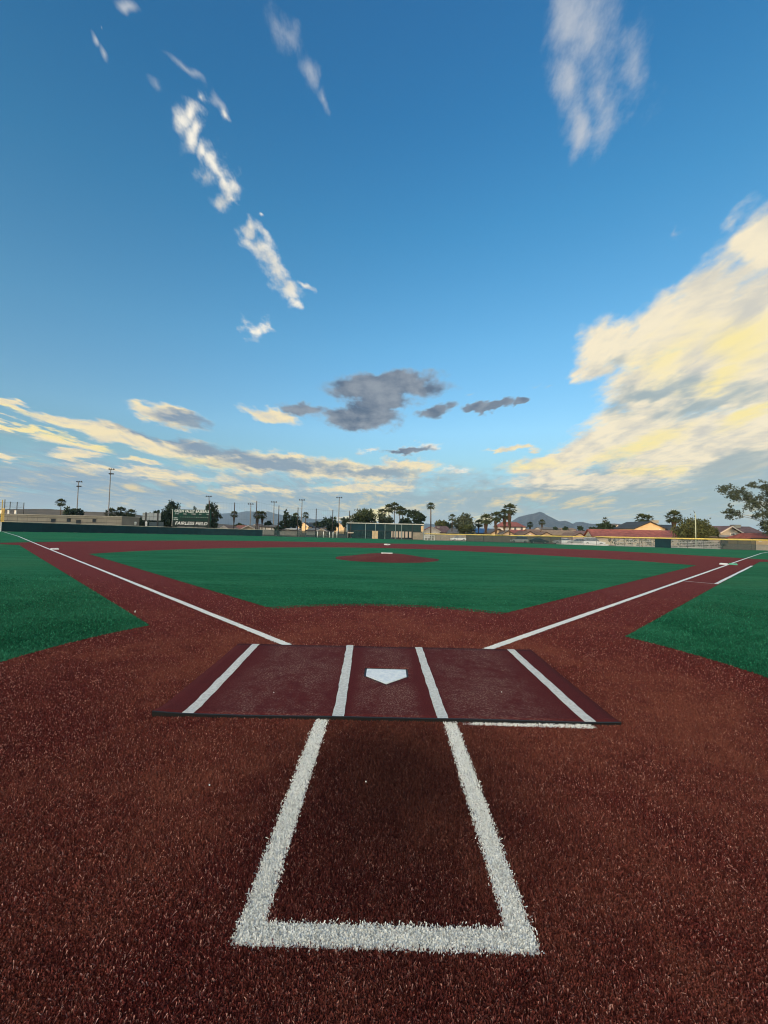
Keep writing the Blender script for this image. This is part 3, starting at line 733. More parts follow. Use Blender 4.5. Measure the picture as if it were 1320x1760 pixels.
M_SCRG = screen_mat('grey_mesh_windscreen', (0.040, 0.058, 0.058), (0.058, 0.072, 0.070), 0.80)
M_NET = screen_mat('black_netting', (0.012, 0.016, 0.018), (0.010, 0.012, 0.013), 0.35)

# ------------------------------------------------------------------ outfield fences
FH = 1.83
def poly_at(px):
    for (a, _, d0), (b_, _, d1) in zip(FENCE_PX, FENCE_PX[1:]):
        if a <= px <= b_: return d0+(d1-d0)*(px-a)/(b_-a)
    return FENCE_PX[-1][2] if px > 0 else FENCE_PX[0][2]
def fence_pt(px): D = poly_at(px); x_, y_ = fence_xy(px, D); return Vector((x_, y_, gl(x_, y_)))
def walk(px0, px1, step):
    n = 400; P = [fence_pt(px0+(px1-px0)*i/n) for i in range(n+1)]; cum = [0]
    for a, b_ in zip(P, P[1:]): cum.append(cum[-1]+(b_-a).length)
    k = max(1, round(cum[-1]/step)); out = []; j = 0
    for i in range(k+1):
        t_ = cum[-1]*i/k
        while j < n-1 and cum[j+1] < t_: j += 1
        out.append(P[j].lerp(P[j+1], (t_-cum[j])/max(1e-6, cum[j+1]-cum[j])))
    return out
def make_fence(label, px0, px1, step, cap, panel_of, post_m, caprad=0.075, cat='fence'):
    pts = walk(px0, px1, step); o0 = pts[0]
    root = empty('outfield_fence', o0); tag(root, label, cat)
    post_me = None
    for p in pts:
        if post_me is None:
            b = MB(); b.tube([(0, 0, -0.1), (0, 0, FH)], 0.035, 8); b.face([(0.03*math.cos(k*math.pi/4), 0.03*math.sin(k*math.pi/4), FH+0.02) for k in range(8)])
            q = b.build('post', post_m, root); post_me = q.data
        else:
            q = bpy.data.objects.new('post', post_me); COL.objects.link(q); q.parent = root
        q.location = p-o0
    for i, (a, c) in enumerate(zip(pts, pts[1:])):
        kind = panel_of((a+c)/2)
        d = (c-a); u = d.normalized(); n_ = Vector((u.y, -u.x, 0))*0.045
        a_, c_ = a-o0+n_, c-o0+n_
        if kind == 'link':                # bare chain link: every wire is a thin ribbon
            b = MB(); Ln = d.length; sp = 0.11; h0, h1 = 0.05, FH-0.05; H = h1-h0
            for s_ in (1, -1):
                k = -int(H/sp)-1
                while k*sp < Ln:
                    t0, t1 = k*sp, k*sp+H
                    z0, z1 = h0, h1
                    ta, tb = max(0, t0), min(Ln, t1)
                    if tb > ta:
                        za, zb = z0+(ta-t0), z0+(tb-t0)
                        if s_ < 0: za, zb = h0+h1-za, h0+h1-zb
                        pa, pb = a_+u*ta+Vector((0, 0, za)), a_+u*tb+Vector((0, 0, zb)); w_ = Vector((0, 0, 0.006))
                        b.face([pa-w_, pb-w_, pb+w_, pa+w_])
                    k += 1
            b.tube([a_+Vector((0, 0, 0.06)), c_+Vector((0, 0, 0.06))], 0.02, 5)
            b.build('chain_link', M_GALV, root, fix=False)
        else:
            b = MB(); K_ = 6; zt, zb = FH-0.03, 0.03
            for k in range(K_):           # a screen laced to the wire sags and bellies a little
                def pt(j, z):
                    t_ = j/K_; bel = 0.03*math.sin(math.pi*t_)*math.sin(math.pi*z/FH)+0.012*math.sin(7*t_+i)
                    return a_.lerp(c_, t_)+n_.normalized()*bel+Vector((0, 0, z+0.02*math.sin(5*t_+2*i)))
                for z0, z1 in ((zb, 0.6), (0.6, 1.2), (1.2, zt)):
                    b.face([pt(k, z0), pt(k+1, z0), pt(k+1, z1), pt(k, z1)])
            b.build('windscreen_panel', kind, root, smooth=True, fix=False)
    b = MB(); b.tube([p-o0+Vector((0, 0, FH+0.03)) for p in pts], caprad, 7); b.build('top_cap', cap, root, smooth=True)
    return root
make_fence('long left outfield fence covered in dark teal windscreen with a tan cap', 3.5, 452, 3.2, M_TANCAP, lambda p: M_TEAL, M_POST, 0.07)
def mid_panel(p):
    return M_SCRG if (int(p.x*1.3) % 3 == 0) else M_SCR
make_fence('centre field fence in worn see-through screen between scoreboard and batting cage', 453, 597, 3.0, M_POST, mid_panel, M_GALV, 0.04)
def px_of(p):
    v = p-CLOC; d_ = v.dot(_FW); return 660+CAM['f']*v.dot(_RX)/d_
def right_panel(p):
    q = px_of(p)
    if q < 800: return 'link'
    if q < 958: return M_SCR
    if q < 1044: return 'link'
    if q < 1056: return M_SCR
    if q < 1126: return 'link'
    if q < 1152: return M_TEAL
    if q < 1241: return 'link'
    if q < 1290: return M_SCRG
    return 'link'
make_fence('right outfield fence with bright yellow cap, part screened and part bare chain link', 730, 1329, 2.6, M_YCAP, right_panel, M_POST, 0.13)

# ------------------------------------------------------------------ foul pole at the left corner
fp = fence_pt(4.0)+Vector((0.25, -0.5, 0)); D_ = fp.y+4.04
fo = empty('foul_pole', fp); tag(fo, 'yellow foul pole with mesh wing on a white foot at the left corner', 'foul pole')
M_YEL = mat('foul_pole_yellow', (0.72, 0.46, 0.08), 0.5, c2=(0.62, 0.38, 0.07), scale=2)
hp_ = Zp(5, 859, D_)-fp.z
b = MB(); b.tube([(0, 0, 1.75), (0, 0, hp_)], 0.07, 8); b.build('pole', M_YEL, fo)
b = MB(); b.tube([(0, 0, 0), (0, 0, 1.75)], 0.075, 8); b.build('pole_foot', M_WPAINT, fo)
b = MB()
for z in np.arange(1.9, 4.4, 0.22): b.box((0.24, 0, z), (0.46, 0.03, 0.05))
for xx in (0.1, 0.22, 0.34, 0.46): b.box((xx, 0.005, 3.1), (0.04, 0.03, 2.5))
b.build('mesh_wing', M_YEL, fo)

# ------------------------------------------------------------------ generic builders: poles, palms, trees, houses, cars
def light_pole(px, top, D, label, kind='double', group='field light poles'):
    x_ = Xp(px, D); y_ = D-4.04; z0 = gl(x_, y_); H = Zp(px, top, D)-z0
    r = empty('light_pole', (x_, y_, z0)); tag(r, label, 'light pole', group)
    rad = max(0.11, 0.0011*D)
    b = MB(); b.tube([(0, 0, 0), (0, 0, H*0.5), (0, 0, H)], [rad*1.3, rad, rad*0.8], 8); b.build('pole', mat('weathered_pole', (0.16, 0.165, 0.17), 0.6, c2=(0.11, 0.115, 0.12), scale=2), r)
    w_ = 0.0100*D
    rows = ((H-0.15*w_, 1.0), (H-1.3*w_, 0.8)) if kind == 'double' else ((H-0.1, 1.0),)
    for z, s_ in rows:
        b = MB(); b.box((w_*0.35 if kind == 'double' else 0, -0.15, z), (w_*1.5*s_, 0.12, 0.12)); b.build('crossarm', M_POST, r)
        for k in range(3):
            ox = (w_*0.35 if kind == 'double' else 0)+(k-1)*w_*0.55*s_
            b = MB(); b.tube([(ox, -0.35-0.1*w_, z+0.05*w_), (ox, -0.2, z+0.22*w_)], [0.34*w_*0.55, 0.16*w_*0.55], 8); b.build('lamp', M_POST, r)
    return r
M_BARK = mat('palm_trunk', (0.060, 0.044, 0.033), 0.95, c2=(0.11, 0.082, 0.06), scale=3)
M_PALMG = mat('palm_green', (0.020, 0.036, 0.018), 0.6, c2=(0.055, 0.072, 0.030), scale=1.2)
M_PALMD = mat('palm_dead_skirt', (0.085, 0.056, 0.036), 0.9, c2=(0.040, 0.031, 0.023), scale=1.5)
def palm(px, top, D, rpx, label, skirt=0.0, nfr=40, base_drop=0.0, group=None, lean=0.0, seed=0, x_off=0.0, stout=1.0):
    r_ = random.Random(seed*31+int(px)); x_ = Xp(px, D)+x_off; y_ = D-4.04; z0 = gl(x_, y_)-base_drop
    Rr = rpx*1.08*D/702.0; H = Zp(px, top, D)-z0-Rr*0.75
    root = empty('palm_tree', (x_, y_, z0)); tag(root, label, 'palm tree', group)
    lx = lean*H
    tr = max(0.14, Rr*0.068)*stout
    pts = [(lx*(k/6)**2-lx*0.0, 0, H*k/6) for k in range(7)]
    b = MB(); b.tube(pts, [tr*(1.35-0.45*k/6)*(1+0.05*r_.uniform(-1, 1)) for k in range(7)], 9); b.build('trunk', M_BARK, root, smooth=True)
    c = Vector((lx, 0, H)); b = MB()
    def frond(b, el, az_, L_, mi=0, fan=0.50):
        d = Vector((math.cos(az_)*math.cos(el), math.sin(az_)*math.cos(el), math.sin(el)))
        side = d.cross(Vector((0, 0, 1))); side = side.normalized() if side.length > 1e-3 else Vector((1, 0, 0)); up = side.cross(d)
        p0 = c+d*L_*0.08; p1 = c+d*L_*0.50+Vector((0, 0, -0.06*L_))
        w_ = side*0.018*L_
        b.face([p0-w_, p0+w_, p1+w_*0.7, p1-w_*0.7], mi)
        for k in range(9):
            f_ = (k-4)/4.0; a = f_*1.15
            q = d*math.cos(a)+side*math.sin(a); ln = L_*fan*(1.25-0.35*abs(f_))*r_.uniform(0.85, 1.1)
            tip = p1+q*ln+Vector((0, 0, -0.30*ln*(0.6+abs(f_)*0.4)*r_.uniform(0.5, 1.4))); mid = p1+q*ln*0.55
            n_ = q.cross(up).normalized()*ln*0.145
            b.face([p1, mid-n_, tip, mid+n_], mi)
    for k in range(nfr):
        t_ = (k+r_.random())/nfr; el = R(82-128*t_**0.95); frond(b, el, k*2.39996+r_.uniform(-.25, .25), Rr*r_.uniform(0.88, 1.12)*(0.92 if el > 1 else 1))
    b.build('crown', M_PALMG, root, fix=False)
    if skirt > 0:
        b = MB(); sk = Rr*skirt
        for k in range(70):
            t_ = r_.random(); z = H-0.25*Rr-sk*t_; a = r_.uniform(0, 6.283); rad = Rr*0.32*(1-0.62*t_)*r_.uniform(0.75, 1.15)
            o = Vector((lx*(z/H)**2 if H else 0, 0, z)); e = Vector((math.cos(a), math.sin(a), 0)); s_ = Vector((-e.y, e.x, 0))*Rr*0.10
            b.face([o+e*tr*0.7+Vector((0, 0, 0.35*Rr)), o+e*rad-s_, o+e*rad*0.95+Vector((0, 0, -0.38*Rr)), o+e*rad+s_])
        b.build('dead_frond_skirt', M_PALMD, root, fix=False)
    return root
def leaf_mat(name, c, c2):
    m = bpy.data.materials.new(name); m.use_nodes = True; t = m.node_tree; b = t.nodes['Principled BSDF']
    a_ = t.nodes.new('ShaderNodeAttribute'); a_.attribute_name = 'tint'
    col = mixc(t, E(t, a_.outputs['Fac']), c, c2); t.links.new(col.s, b.inputs['Base Color']); b.inputs['Roughness'].default_value = 0.6
    b.inputs['Specular IOR Level'].default_value = 0.2
    return m
LEAF = {'dark': leaf_mat('leaf_dark_green', (0.008, 0.020, 0.013), (0.028, 0.050, 0.026)), 'olive': leaf_mat('leaf_olive', (0.030, 0.044, 0.016), (0.100, 0.112, 0.045)),
        'mid': leaf_mat('leaf_mid_green', (0.014, 0.030, 0.015), (0.060, 0.080, 0.034)), 'grey': leaf_mat('leaf_grey_green', (0.020, 0.036, 0.026), (0.080, 0.100, 0.066))}
M_TRUNK = mat('tree_bark', (0.035, 0.030, 0.025), 0.95, c2=(0.065, 0.055, 0.045), scale=4)
def leaf_cloud(name, blobs, n, size, m, parent, seed=0, flat=0.0):
    g_ = np.random.default_rng(seed)
    vol = np.array([b[3]*b[4]*b[5] for b in blobs])**0.8; cnt = g_.multinomial(n, vol/vol.sum())
    C, T = [], []
    for (cx, cy, cz, rx, ry, rz_), k in zip(blobs, cnt):
        sub = max(6, k//22)                                        # small leafy sprays make the ragged outline and the gaps
        d = g_.normal(size=(sub, 3)); d /= np.linalg.norm(d, axis=1)[:, None]; rr = g_.uniform(0.35, 1.0, sub)**0.6
        sp = d*rr[:, None]*np.array([rx, ry, rz_])
        which = g_.integers(0, sub, k); off = g_.normal(0, 0.17, (k, 3))*np.array([rx, ry, rz_*(1-flat*0.5)])
        C.append(np.array([cx, cy, cz])+sp[which]+off); T.append(np.clip(g_.uniform(0, 1, sub)[which]*0.6+g_.uniform(0, 0.4, k), 0, 1))
    C = np.concatenate(C); T = np.concatenate(T); n = len(C)
    a = g_.normal(size=(n, 3)); a /= np.linalg.norm(a, axis=1)[:, None]; b_ = np.cross(a, g_.normal(size=(n, 3))); b_ /= np.linalg.norm(b_, axis=1)[:, None]
    s_ = size*g_.uniform(0.55, 1.3, n)[:, None]
    v = np.stack([C-a*s_, C+b_*s_*0.55, C+a*s_, C-b_*s_*0.55], 1).astype(np.float32)
    me = bpy.data.meshes.new(name); me.vertices.add(4*n); me.vertices.foreach_set('co', v.ravel()); me.loops.add(4*n)
    me.loops.foreach_set('vertex_index', np.arange(4*n, dtype=np.int32)); me.polygons.add(n)
    me.polygons.foreach_set('loop_start', np.arange(0, 4*n, 4, dtype=np.int32)); me.polygons.foreach_set('loop_total', np.full(n, 4, np.int32))
    at_ = me.attributes.new('tint', 'FLOAT', 'POINT'); at_.data.foreach_set('value', np.repeat(T, 4).astype(np.float32))
    me.update(calc_edges=True); me.materials.append(m); o = bpy.data.objects.new(name, me); COL.objects.link(o); o.parent = parent; return o
def tree(px, top, bot, hw, D, label, kind='mid', shape='round', n=1500, group=None, seed=0, cat='tree', name='tree', blobs=None, size=None, limb=1.0):
    """crown seen from photo row top to row bot, hw photo pixels half wide, D metres away"""
    r_ = random.Random(seed*17+int(px)); x_ = Xp(px, D); y_ = D-4.04; z0 = gl(x_, y_); s_ = D/702.0
    zt, zb = Zp(px, top, D)-z0, max(0.3, Zp(px, bot, D)-z0); W_ = hw*s_; H = zt-zb
    root = empty(name, (x_, y_, z0)); tag(root, label, cat, group)
    bl = []
    if blobs:
        for bx, by, bw, bh in blobs:
            q = at(bx, by, D); bl.append((q.x-x_, r_.uniform(-.4, .4)*W_*0.5, q.z-z0, bw*s_, (bw+bh)/2*s_, bh*s_))
    elif shape == 'round':
        for k in range(9):
            a = k*2.4; q = r_.uniform(0.15, 0.62); bl.append((math.cos(a)*W_*q, math.sin(a)*W_*q, zb+H*r_.uniform(0.25, 0.78), W_*0.50, W_*0.50, H*0.32))
        bl.append((0, 0, zb+H*0.52, W_*0.6, W_*0.6, H*0.46))
    elif shape == 'pine':
        for k in range(11):
            t_ = k/10; a = r_.uniform(0, 6.28); q = (1-t_)*0.55
            bl.append((math.cos(a)*W_*q, math.sin(a)*W_*q, zb+H*(0.08+0.86*t_), W_*(0.52-0.34*t_), W_*(0.52-0.34*t_), H*0.10))
    elif shape == 'ragged':
        for k in range(12):
            a = r_.uniform(0, 6.28); q = r_.uniform(0.3, 0.8); bl.append((math.cos(a)*W_*q, math.sin(a)*W_*q, zb+H*r_.uniform(0.15, 0.85), W_*0.34, W_*0.34, H*0.15))
        bl.append((0, 0, zb+H*0.5, W_*0.4, W_*0.4, H*0.42))
    elif shape == 'bush':
        for k in range(7): bl.append((r_.uniform(-.6, .6)*W_, r_.uniform(-.5, .5)*W_, zb+H*r_.uniform(0.3, 0.6), W_*0.45, W_*0.45, H*0.42))
    b = MB(); tr = max(0.10, 0.045*(zt))*limb
    b.tube([(0, 0, 0), (0.02*W_, 0, zt*0.3), (r_.uniform(-.05, .05)*W_, 0, zt*0.62)], [tr, tr*0.75, tr*0.4], 8)
    for c in bl[:7]:
        st = Vector((0, 0, max(0.2*zt, min(0.5*zt, c[2]*0.6)))); e = Vector(c[:3]); b.tube([st, st.lerp(e, 0.5)+Vector((0, 0, 0.04*zt)), e], [tr*0.4, tr*0.2, tr*0.06], 6)
    b.build('trunk', M_TRUNK, root, smooth=True)
    leaf_cloud('crown', bl, int(n*1.5), size or max(0.16, 1.75*s_), LEAF[kind], root, seed=seed+int(px))
    return root
M_GLASS = mat('window_glass', (0.03, 0.04, 0.05), 0.12, spec=0.6)
def stucco(n, c): return mat(n, c, 0.9, var=0.10, scale=0.5, bump=0.2, bscale=6)
def tile(n, c): return mat(n, c, 0.85, var=0.22, scale=1.1, bump=0.4, bscale=3)
def house(px0, px1, ridge, eave, D, wall_m, roof_m, label, axis='front', depth=11.0, rz=0.0, over=0.45, windows=(), trim=None, extra=None, base=None, hip=0.0, name='house', door=None):
    """axis 'front': the gable faces the diamond; 'side': the roof slope faces it. windows = (px, py, w px, h px, arched)"""
    s_ = D/702.0; pc = (px0+px1)/2; x_ = Xp(pc, D); y_ = D-4.04; z0 = gl(x_, y_) if base is None else base
    W_ = (px1-px0)*s_; zr = Zp(pc, ridge, D)-z0; ze = Zp(pc, eave, D)-z0
    root = empty(name, (x_, y_, z0), rz); tag(root, label, 'house' if name == 'house' else name.replace('_', ' '))
    hw = W_/2; th = 0.22
    trim = trim or mat('dark_fascia', (0.045, 0.036, 0.032), 0.7)
    b = MB()
    if axis == 'front':
        b.prism([(-hw, 0, 0), (hw, 0, 0), (hw, 0, ze), (0, 0, zr-0.12), (-hw, 0, ze)], (0, 0, 0), (0, depth, 0)); b.build('wall', wall_m, root)
        k = (zr-ze)/hw; eo = over
        for s in (-1, 1):
            b = MB(); b.prism([(0, 0, zr), (s*(hw+eo), 0, ze-k*eo), (s*(hw+eo), 0, ze-k*eo+th), (0, 0, zr+th)], (0, -over, 0), (0, depth+over, 0)); b.build('roof', roof_m, root)
            b = MB(); b.prism([(0, 0, zr-0.12), (s*(hw+eo), 0, ze-k*eo-0.12), (s*(hw+eo), 0, ze-k*eo+th-0.02), (0, 0, zr+th-0.02)], (0, -over-0.06, 0), (0, -over-0.003, 0)); b.build('fascia', trim, root)
    else:
        b = MB(); b.prism([(0, 0, 0), (0, depth, 0), (0, depth, ze), (0, depth/2, zr-0.12), (0, 0, ze)] if not hip else [(0, 0, 0), (0, depth, 0), (0, depth, ze), (0, 0, ze)], (-hw, 0, 0), (hw, 0, 0)); b.build('wall', wall_m, root)
        k = (zr-ze)/(depth/2)
        b = MB(); o_ = over
        if hip:
            hx = hw*(1-hip); A = [(-hw-o_, -o_, ze-k*o_), (hw+o_, -o_, ze-k*o_), (hw+o_, depth+o_, ze-k*o_), (-hw-o_, depth+o_, ze-k*o_)]
            r0, r1 = (-hx, depth/2, zr), (hx, depth/2, zr); A = [Vector(q) for q in A]
            for f in ([A[0], A[1], r1, r0], [A[1], A[2], r1], [A[2], A[3], r0, r1], [A[3], A[0], r0]): b.face(f)
            b.face([q-Vector((0, 0, 0.02)) for q in reversed(A)])
            b.build('roof', roof_m, root)
        else:
            for s, q in ((0, -1), (1, 1)):
                b = MB(); yb = depth/2+q*(depth/2+o_); b.prism([(0, depth/2, zr), (0, yb, ze-k*o_), (0, yb, ze-k*o_+th), (0, depth/2, zr+th)], (-hw-o_, 0, 0), (hw+o_, 0, 0)); b.build('roof', roof_m, root)
        b = MB(); b.box((0, -o_-0.05, ze-k*o_+0.02), (W_+2*o_, 0.09, 0.30)); b.build('fascia', trim, root)
    for wdw in windows:
        wx, wy, ww, wh = wdw[:4]; cx = (wx-pc)*s_; cz = Zp(wx, wy, D)-z0; w2, h2 = ww*s_/2, wh*s_/2
        b = MB(); fr = 0.12
        for c, d in (((cx-w2, -0.05, cz), (fr, 0.12, 2*h2)), ((cx+w2, -0.05, cz), (fr, 0.12, 2*h2)), ((cx, -0.052, cz-h2), (2*w2+fr, 0.13, fr)), ((cx, -0.052, cz+h2), (2*w2+fr, 0.13, fr)), ((cx, -0.045, cz), (0.07, 0.1, 2*h2))): b.box(c, d)
        f = b.build('window', M_WPAINT, root)
        b = MB(); pol = [(cx-w2, -0.03, cz-h2), (cx+w2, -0.03, cz-h2), (cx+w2, -0.03, cz+h2)]
        if len(wdw) > 4 and wdw[4]: pol += [(cx+w2*math.cos(a), -0.03, cz+h2+w2*0.7*math.sin(a)) for a in (0.6, 1.2, 1.57, 1.94, 2.54)]
        pol += [(cx-w2, -0.03, cz+h2)]; b.face(pol); b.build('pane', M_GLASS, f, fix=False)
    if extra:                             # rooftop cooler
        ex_, ey_, ew, eh = extra; cz = Zp(ex_, ey_, D)-z0
        b = MB(); b.box(((ex_-pc)*s_, depth*0.35, cz), (ew*s_, 1.5, eh*s_)); b.box(((ex_-pc)*s_, depth*0.35, cz+eh*s_*0.5+0.04), (ew*s_*1.1, 1.6, 0.08)); b.box(((ex_-pc)*s_, depth*0.35, cz-eh*s_*0.5-0.4), (ew*s_*0.5, 0.8, 0.8)); b.build('roof_cooler', mat('cooler_metal', (0.26, 0.25, 0.22), 0.7), root)
    return root
def car(px, py, D, paint, label, rz=0.0, suv=False, seed=0):
    x_ = Xp(px, D); y_ = D-4.04; z0 = gl(x_, y_)
    r = empty('parked_car', (x_, y_, z0), rz); tag(r, label, 'car', 'cars parked behind the right fence')
    Lc, Wc = 4.6, 1.8; hr = 1.72 if suv else 1.45
    prof = [(-2.3, .35), (-2.28, .72), (-1.9, .82), (-1.15, .92), (-0.55, .95), (1.6, .98), (2.2, .95), (2.3, .6), (2.25, .35), (1.75, .28), (-1.8, .28)]
    bm = bmesh.new(); vs_ = [bm.verts.new((q[0], -Wc/2, q[1])) for q in prof]; f = bm.faces.new(vs_); ex = bmesh.ops.extrude_face_region(bm, geom=[f])
    for v in [v for v in ex['geom'] if isinstance(v, bmesh.types.BMVert)]: v.co.y = Wc/2
    bmesh.ops.bevel(bm, geom=bm.edges[:], offset=0.05, segments=2, affect='EDGES'); bmesh.ops.recalc_face_normals(bm, faces=bm.faces)
    me = bpy.data.meshes.new('body'); bm.to_mesh(me); bm.free(); me.materials.append(paint); o = bpy.data.objects.new('body', me); COL.objects.link(o); o.parent = r
    b = MB(); zr = hr
    x0, x1, t0, t1 = (-1.15, 2.1, -0.4, 1.75) if suv else (-1.1, 1.75, -0.3, 0.95)
    w0, w1 = Wc/2-0.08, Wc/2-0.26
    lo = [(x0, -w0, .93), (x1, -w0, .96), (x1, w0, .96), (x0, w0, .93)]; hi = [(t0, -w1, zr-.05), (t1, -w1, zr-.05), (t1, w1, zr-.05), (t0, w1, zr-.05)]
    for k in range(4): b.face([lo[k], lo[(k+1) % 4], hi[(k+1) % 4], hi[k]])
    b.build('windows', M_GLASS, r)
    b = MB(); b.prism([(q[0], q[1], zr-.055) for q in hi], (0, 0, 0), (0, 0, 0.07)); b.build('car_roof', paint, r)
    M_TY = mat('tyre_rubber', (0.02, 0.02, 0.02), 0.8)
    for wx in (-1.4, 1.4):
        for s in (-1, 1):
            b = MB(); b.tube([(wx, s*(Wc/2-0.2), 0.33), (wx, s*(Wc/2+0.01), 0.33)], 0.33, 14); b.build('wheel', M_TY, r)
            bb = MB(); bb.tube([(wx, s*(Wc/2), 0.33), (wx, s*(Wc/2+0.025), 0.33)], 0.2, 10); bb.build('rim', M_GALV, r)
    for s in (-1, 1):
        b = MB(); b.box((-2.29, s*0.65, 0.68), (0.06, 0.35, 0.14)); b.build('headlight', M_WPAINT, r)
    return r

# ------------------------------------------------------------------ scoreboard
D = 124.0; s_ = D/702; xl, xr = Xp(295.5, D), Xp(361.5, D); Wd = xr-xl; xc = (xl+xr)/2; zg = gl(xc, D-4)
sbd = empty('scoreboard', (xc, D-4.04, zg)); tag(sbd, 'green and white baseball scoreboard with slanted lettering behind the left fence', 'scoreboard')
zt, zm, zb = [Zp(328, q, D)-zg for q in (875.8, 895.2, 905.0)]
M_SG = mat('scoreboard_green', (0.001, 0.045, 0.032), 0.8, c2=(0.001, 0.033, 0.024), scale=0.6); M_SD = mat('scoreboard_dark', (0.002, 0.012, 0.012), 0.6)
M_SW = mat('scoreboard_white', (0.80, 0.82, 0.80), 0.6)
b = MB(); b.box((0, 0.2, (zt+zm)/2), (Wd, 0.4, zt-zm)); b.build('main_panel', M_SG, sbd)
b = MB(); b.box((0, 0.2, (zm+zb)/2), (Wd*0.985, 0.36, zm-zb)); b.build('name_panel', M_SD, sbd)
for q in (-0.46, -0.16, 0.16, 0.46):
    b = MB(); b.box((q*Wd, 0.55, (zt)/2), (0.25, 0.3, zt)); b.build('support_post', M_POST, sbd)
hh = zt-zm
for q in (-0.496, 0.496):
    b = MB(); b.box((q*Wd, -0.03, (zt+zb)/2), (0.09, 0.06, zt-zb)); b.build('edge_trim', M_SG if q > 0 else M_WPAINT, sbd)
def word(tx, fx, z, size, w=None, shear=0.0, bold=0.0, nm='lettering', m=None): return text_obj(nm, tx, (fx*Wd, -0.05, z), size, m or M_SW, sbd, width=w, shear=shear, bold=bold)
word('GREEN VALLEY', -0.185, zt-hh*0.165, hh*0.33, Wd*0.53, 0.12, 0.010, 'title_lettering'); word('BASEBALL', 0.285, zt-hh*0.165, hh*0.33, Wd*0.36, 0.12, 0.010, 'title_lettering')
for tx, fx, w in (('AT BAT', -0.38, .11), ('BALL', -0.165, .08), ('STRIKE', 0.055, .11), ('OUT', 0.23, .065), ('H/E', 0.42, .05)): word(tx, fx, zt-hh*0.40, hh*0.11, Wd*w, 0, 0.0, 'caption')
for fx in (-0.38, -0.165, 0.055, 0.23, 0.42):
    b = MB(); b.box((fx*Wd, -0.02, zt-hh*0.52), (Wd*0.055, 0.05, hh*0.13)); b.build('digit_window', M_SD, sbd)
for k in range(13):
    fx = -0.275+0.0585*k
    word(('1', '2', '3', '4', '5', '6', '7', '8', '9', '10', 'R', 'H', 'E')[k], fx, zt-hh*0.675, hh*0.10, None, 0, 0.0, 'column_number', m=M_SW)
    for row in (0.785, 0.91):
        b = MB(); b.box((fx*Wd, -0.02, zt-hh*row), (Wd*0.038, 0.05, hh*0.095)); b.build('digit_window', M_SD, sbd)
word('GUEST', -0.41, zt-hh*0.765, hh*0.11, Wd*0.10, 0, 0.0, 'caption'); word('HOME', -0.40, zt-hh*0.91, hh*0.12, Wd*0.11, 0, 0.0, 'caption')
hn = zm-zb; word('FAIRLESS FIELD', 0.0, (zm+zb)/2+hn*0.03, hn*0.78, Wd*0.84, 0.22, 0.006, 'name_lettering')

# ------------------------------------------------------------------ batting cage in centre field
D = 122.0; cg = empty('batting_cage', (Xp(662, D), D-4.04, gl(0, D-4))); tag(cg, 'large batting cage with dark blue-green screens and pale top beam in centre field', 'batting cage')
x0c, zg = cg.location.x, cg.location.z; s_ = D/702
def cx_(px): return Xp(px, D)-x0c
top = Zp(662, 900.0, D)-zg; mid = Zp(662, 912.5, D)-zg
M_CB = mat('cage_screen_blue', (0.004, 0.034, 0.052), 0.8, c2=(0.005, 0.028, 0.036), scale=0.35)
M_CB2 = screen_mat('cage_screen_grey', (0.018, 0.050, 0.054), (0.010, 0.034, 0.040), 0.85)
M_BRN = mat('tan_panel', (0.62, 0.46, 0.27), 0.8, c2=(0.52, 0.38, 0.23), scale=2)
DP = 6.0
b = MB(); b.box(((cx_(596)+cx_(729))/2, 0, top), (cx_(729)-cx_(596), 0.22, 0.24)); b.build('top_beam', M_PALE, cg)
b = MB(); b.box(((cx_(596)+cx_(729))/2, DP, top), (cx_(729)-cx_(596), 0.2, 0.2)); b.build('back_beam', M_POST, cg)
for px, dark in ((596, 0), (603, 1), (628.5, 0), (645.5, 0), (662, 0), (680, 0), (690.5, 0), (709, 1), (728.5, 0)):
    b = MB(); b.box((cx_(px), 0.02, top/2-0.06), (0.17 if not dark else 0.26, 0.17, top-0.12)); b.build('post', M_POST if dark else mat('cage_post', (0.20, 0.27, 0.27), 0.6), cg)
    b = MB(); b.box((cx_(px), DP/2, top+0.02), (0.1, DP-0.3, 0.1)); b.build('roof_bar', M_POST, cg)
    b = MB(); b.box((cx_(px), DP, top/2-0.06), (0.16, 0.16, top-0.12)); b.build('back_post', M_POST, cg)
for a, c in ((598, 628), (629, 645), (646.5, 661), (663, 690), (691, 708), (710, 723)):
    b = MB(); w_ = cx_(c)-cx_(a); b.box(((cx_(a)+cx_(c))/2, 0.14, (top+mid)/2-0.1), (w_, 0.03, top-mid-0.25)); b.build('screen_panel', M_CB if a < 660 else mat('cage_screen_green', (0.010, 0.036, 0.038), 0.8, c2=(0.022, 0.050, 0.050), scale=0.6), cg)
b = MB(); b.box(((cx_(598)+cx_(728))/2, 0.16, mid-0.02), (cx_(728)-cx_(598), 0.08, 0.1)); b.build('mid_rail', M_POST, cg)
for a, c in ((605, 622), (623, 639.5), (650.5, 661), (663, 678)):
    b = MB(); b.box(((cx_(a)+cx_(c))/2, 0.18, mid/2), (cx_(c)-cx_(a), 0.03, mid-0.1)); b.build('lower_screen', M_CB2, cg)
for a, c in ((640, 644.7), (645.2, 650)):
    b = MB(); b.box(((cx_(a)+cx_(c))/2, -0.06, mid/2), (cx_(c)-cx_(a), 0.08, mid-0.12)); b.build('door', M_BRN, cg)
for a, c in ((673, 675), (677, 679), (680.5, 684.5), (686, 690), (691.8, 695), (697, 701), (703.5, 707.5)):
    b = MB(); b.box(((cx_(a)+cx_(c))/2, 0.12, mid*0.60), (cx_(c)-cx_(a), 0.05, mid*0.74)); b.build('slat', mat('pale_slat', (0.50, 0.40, 0.32), 0.8), cg)
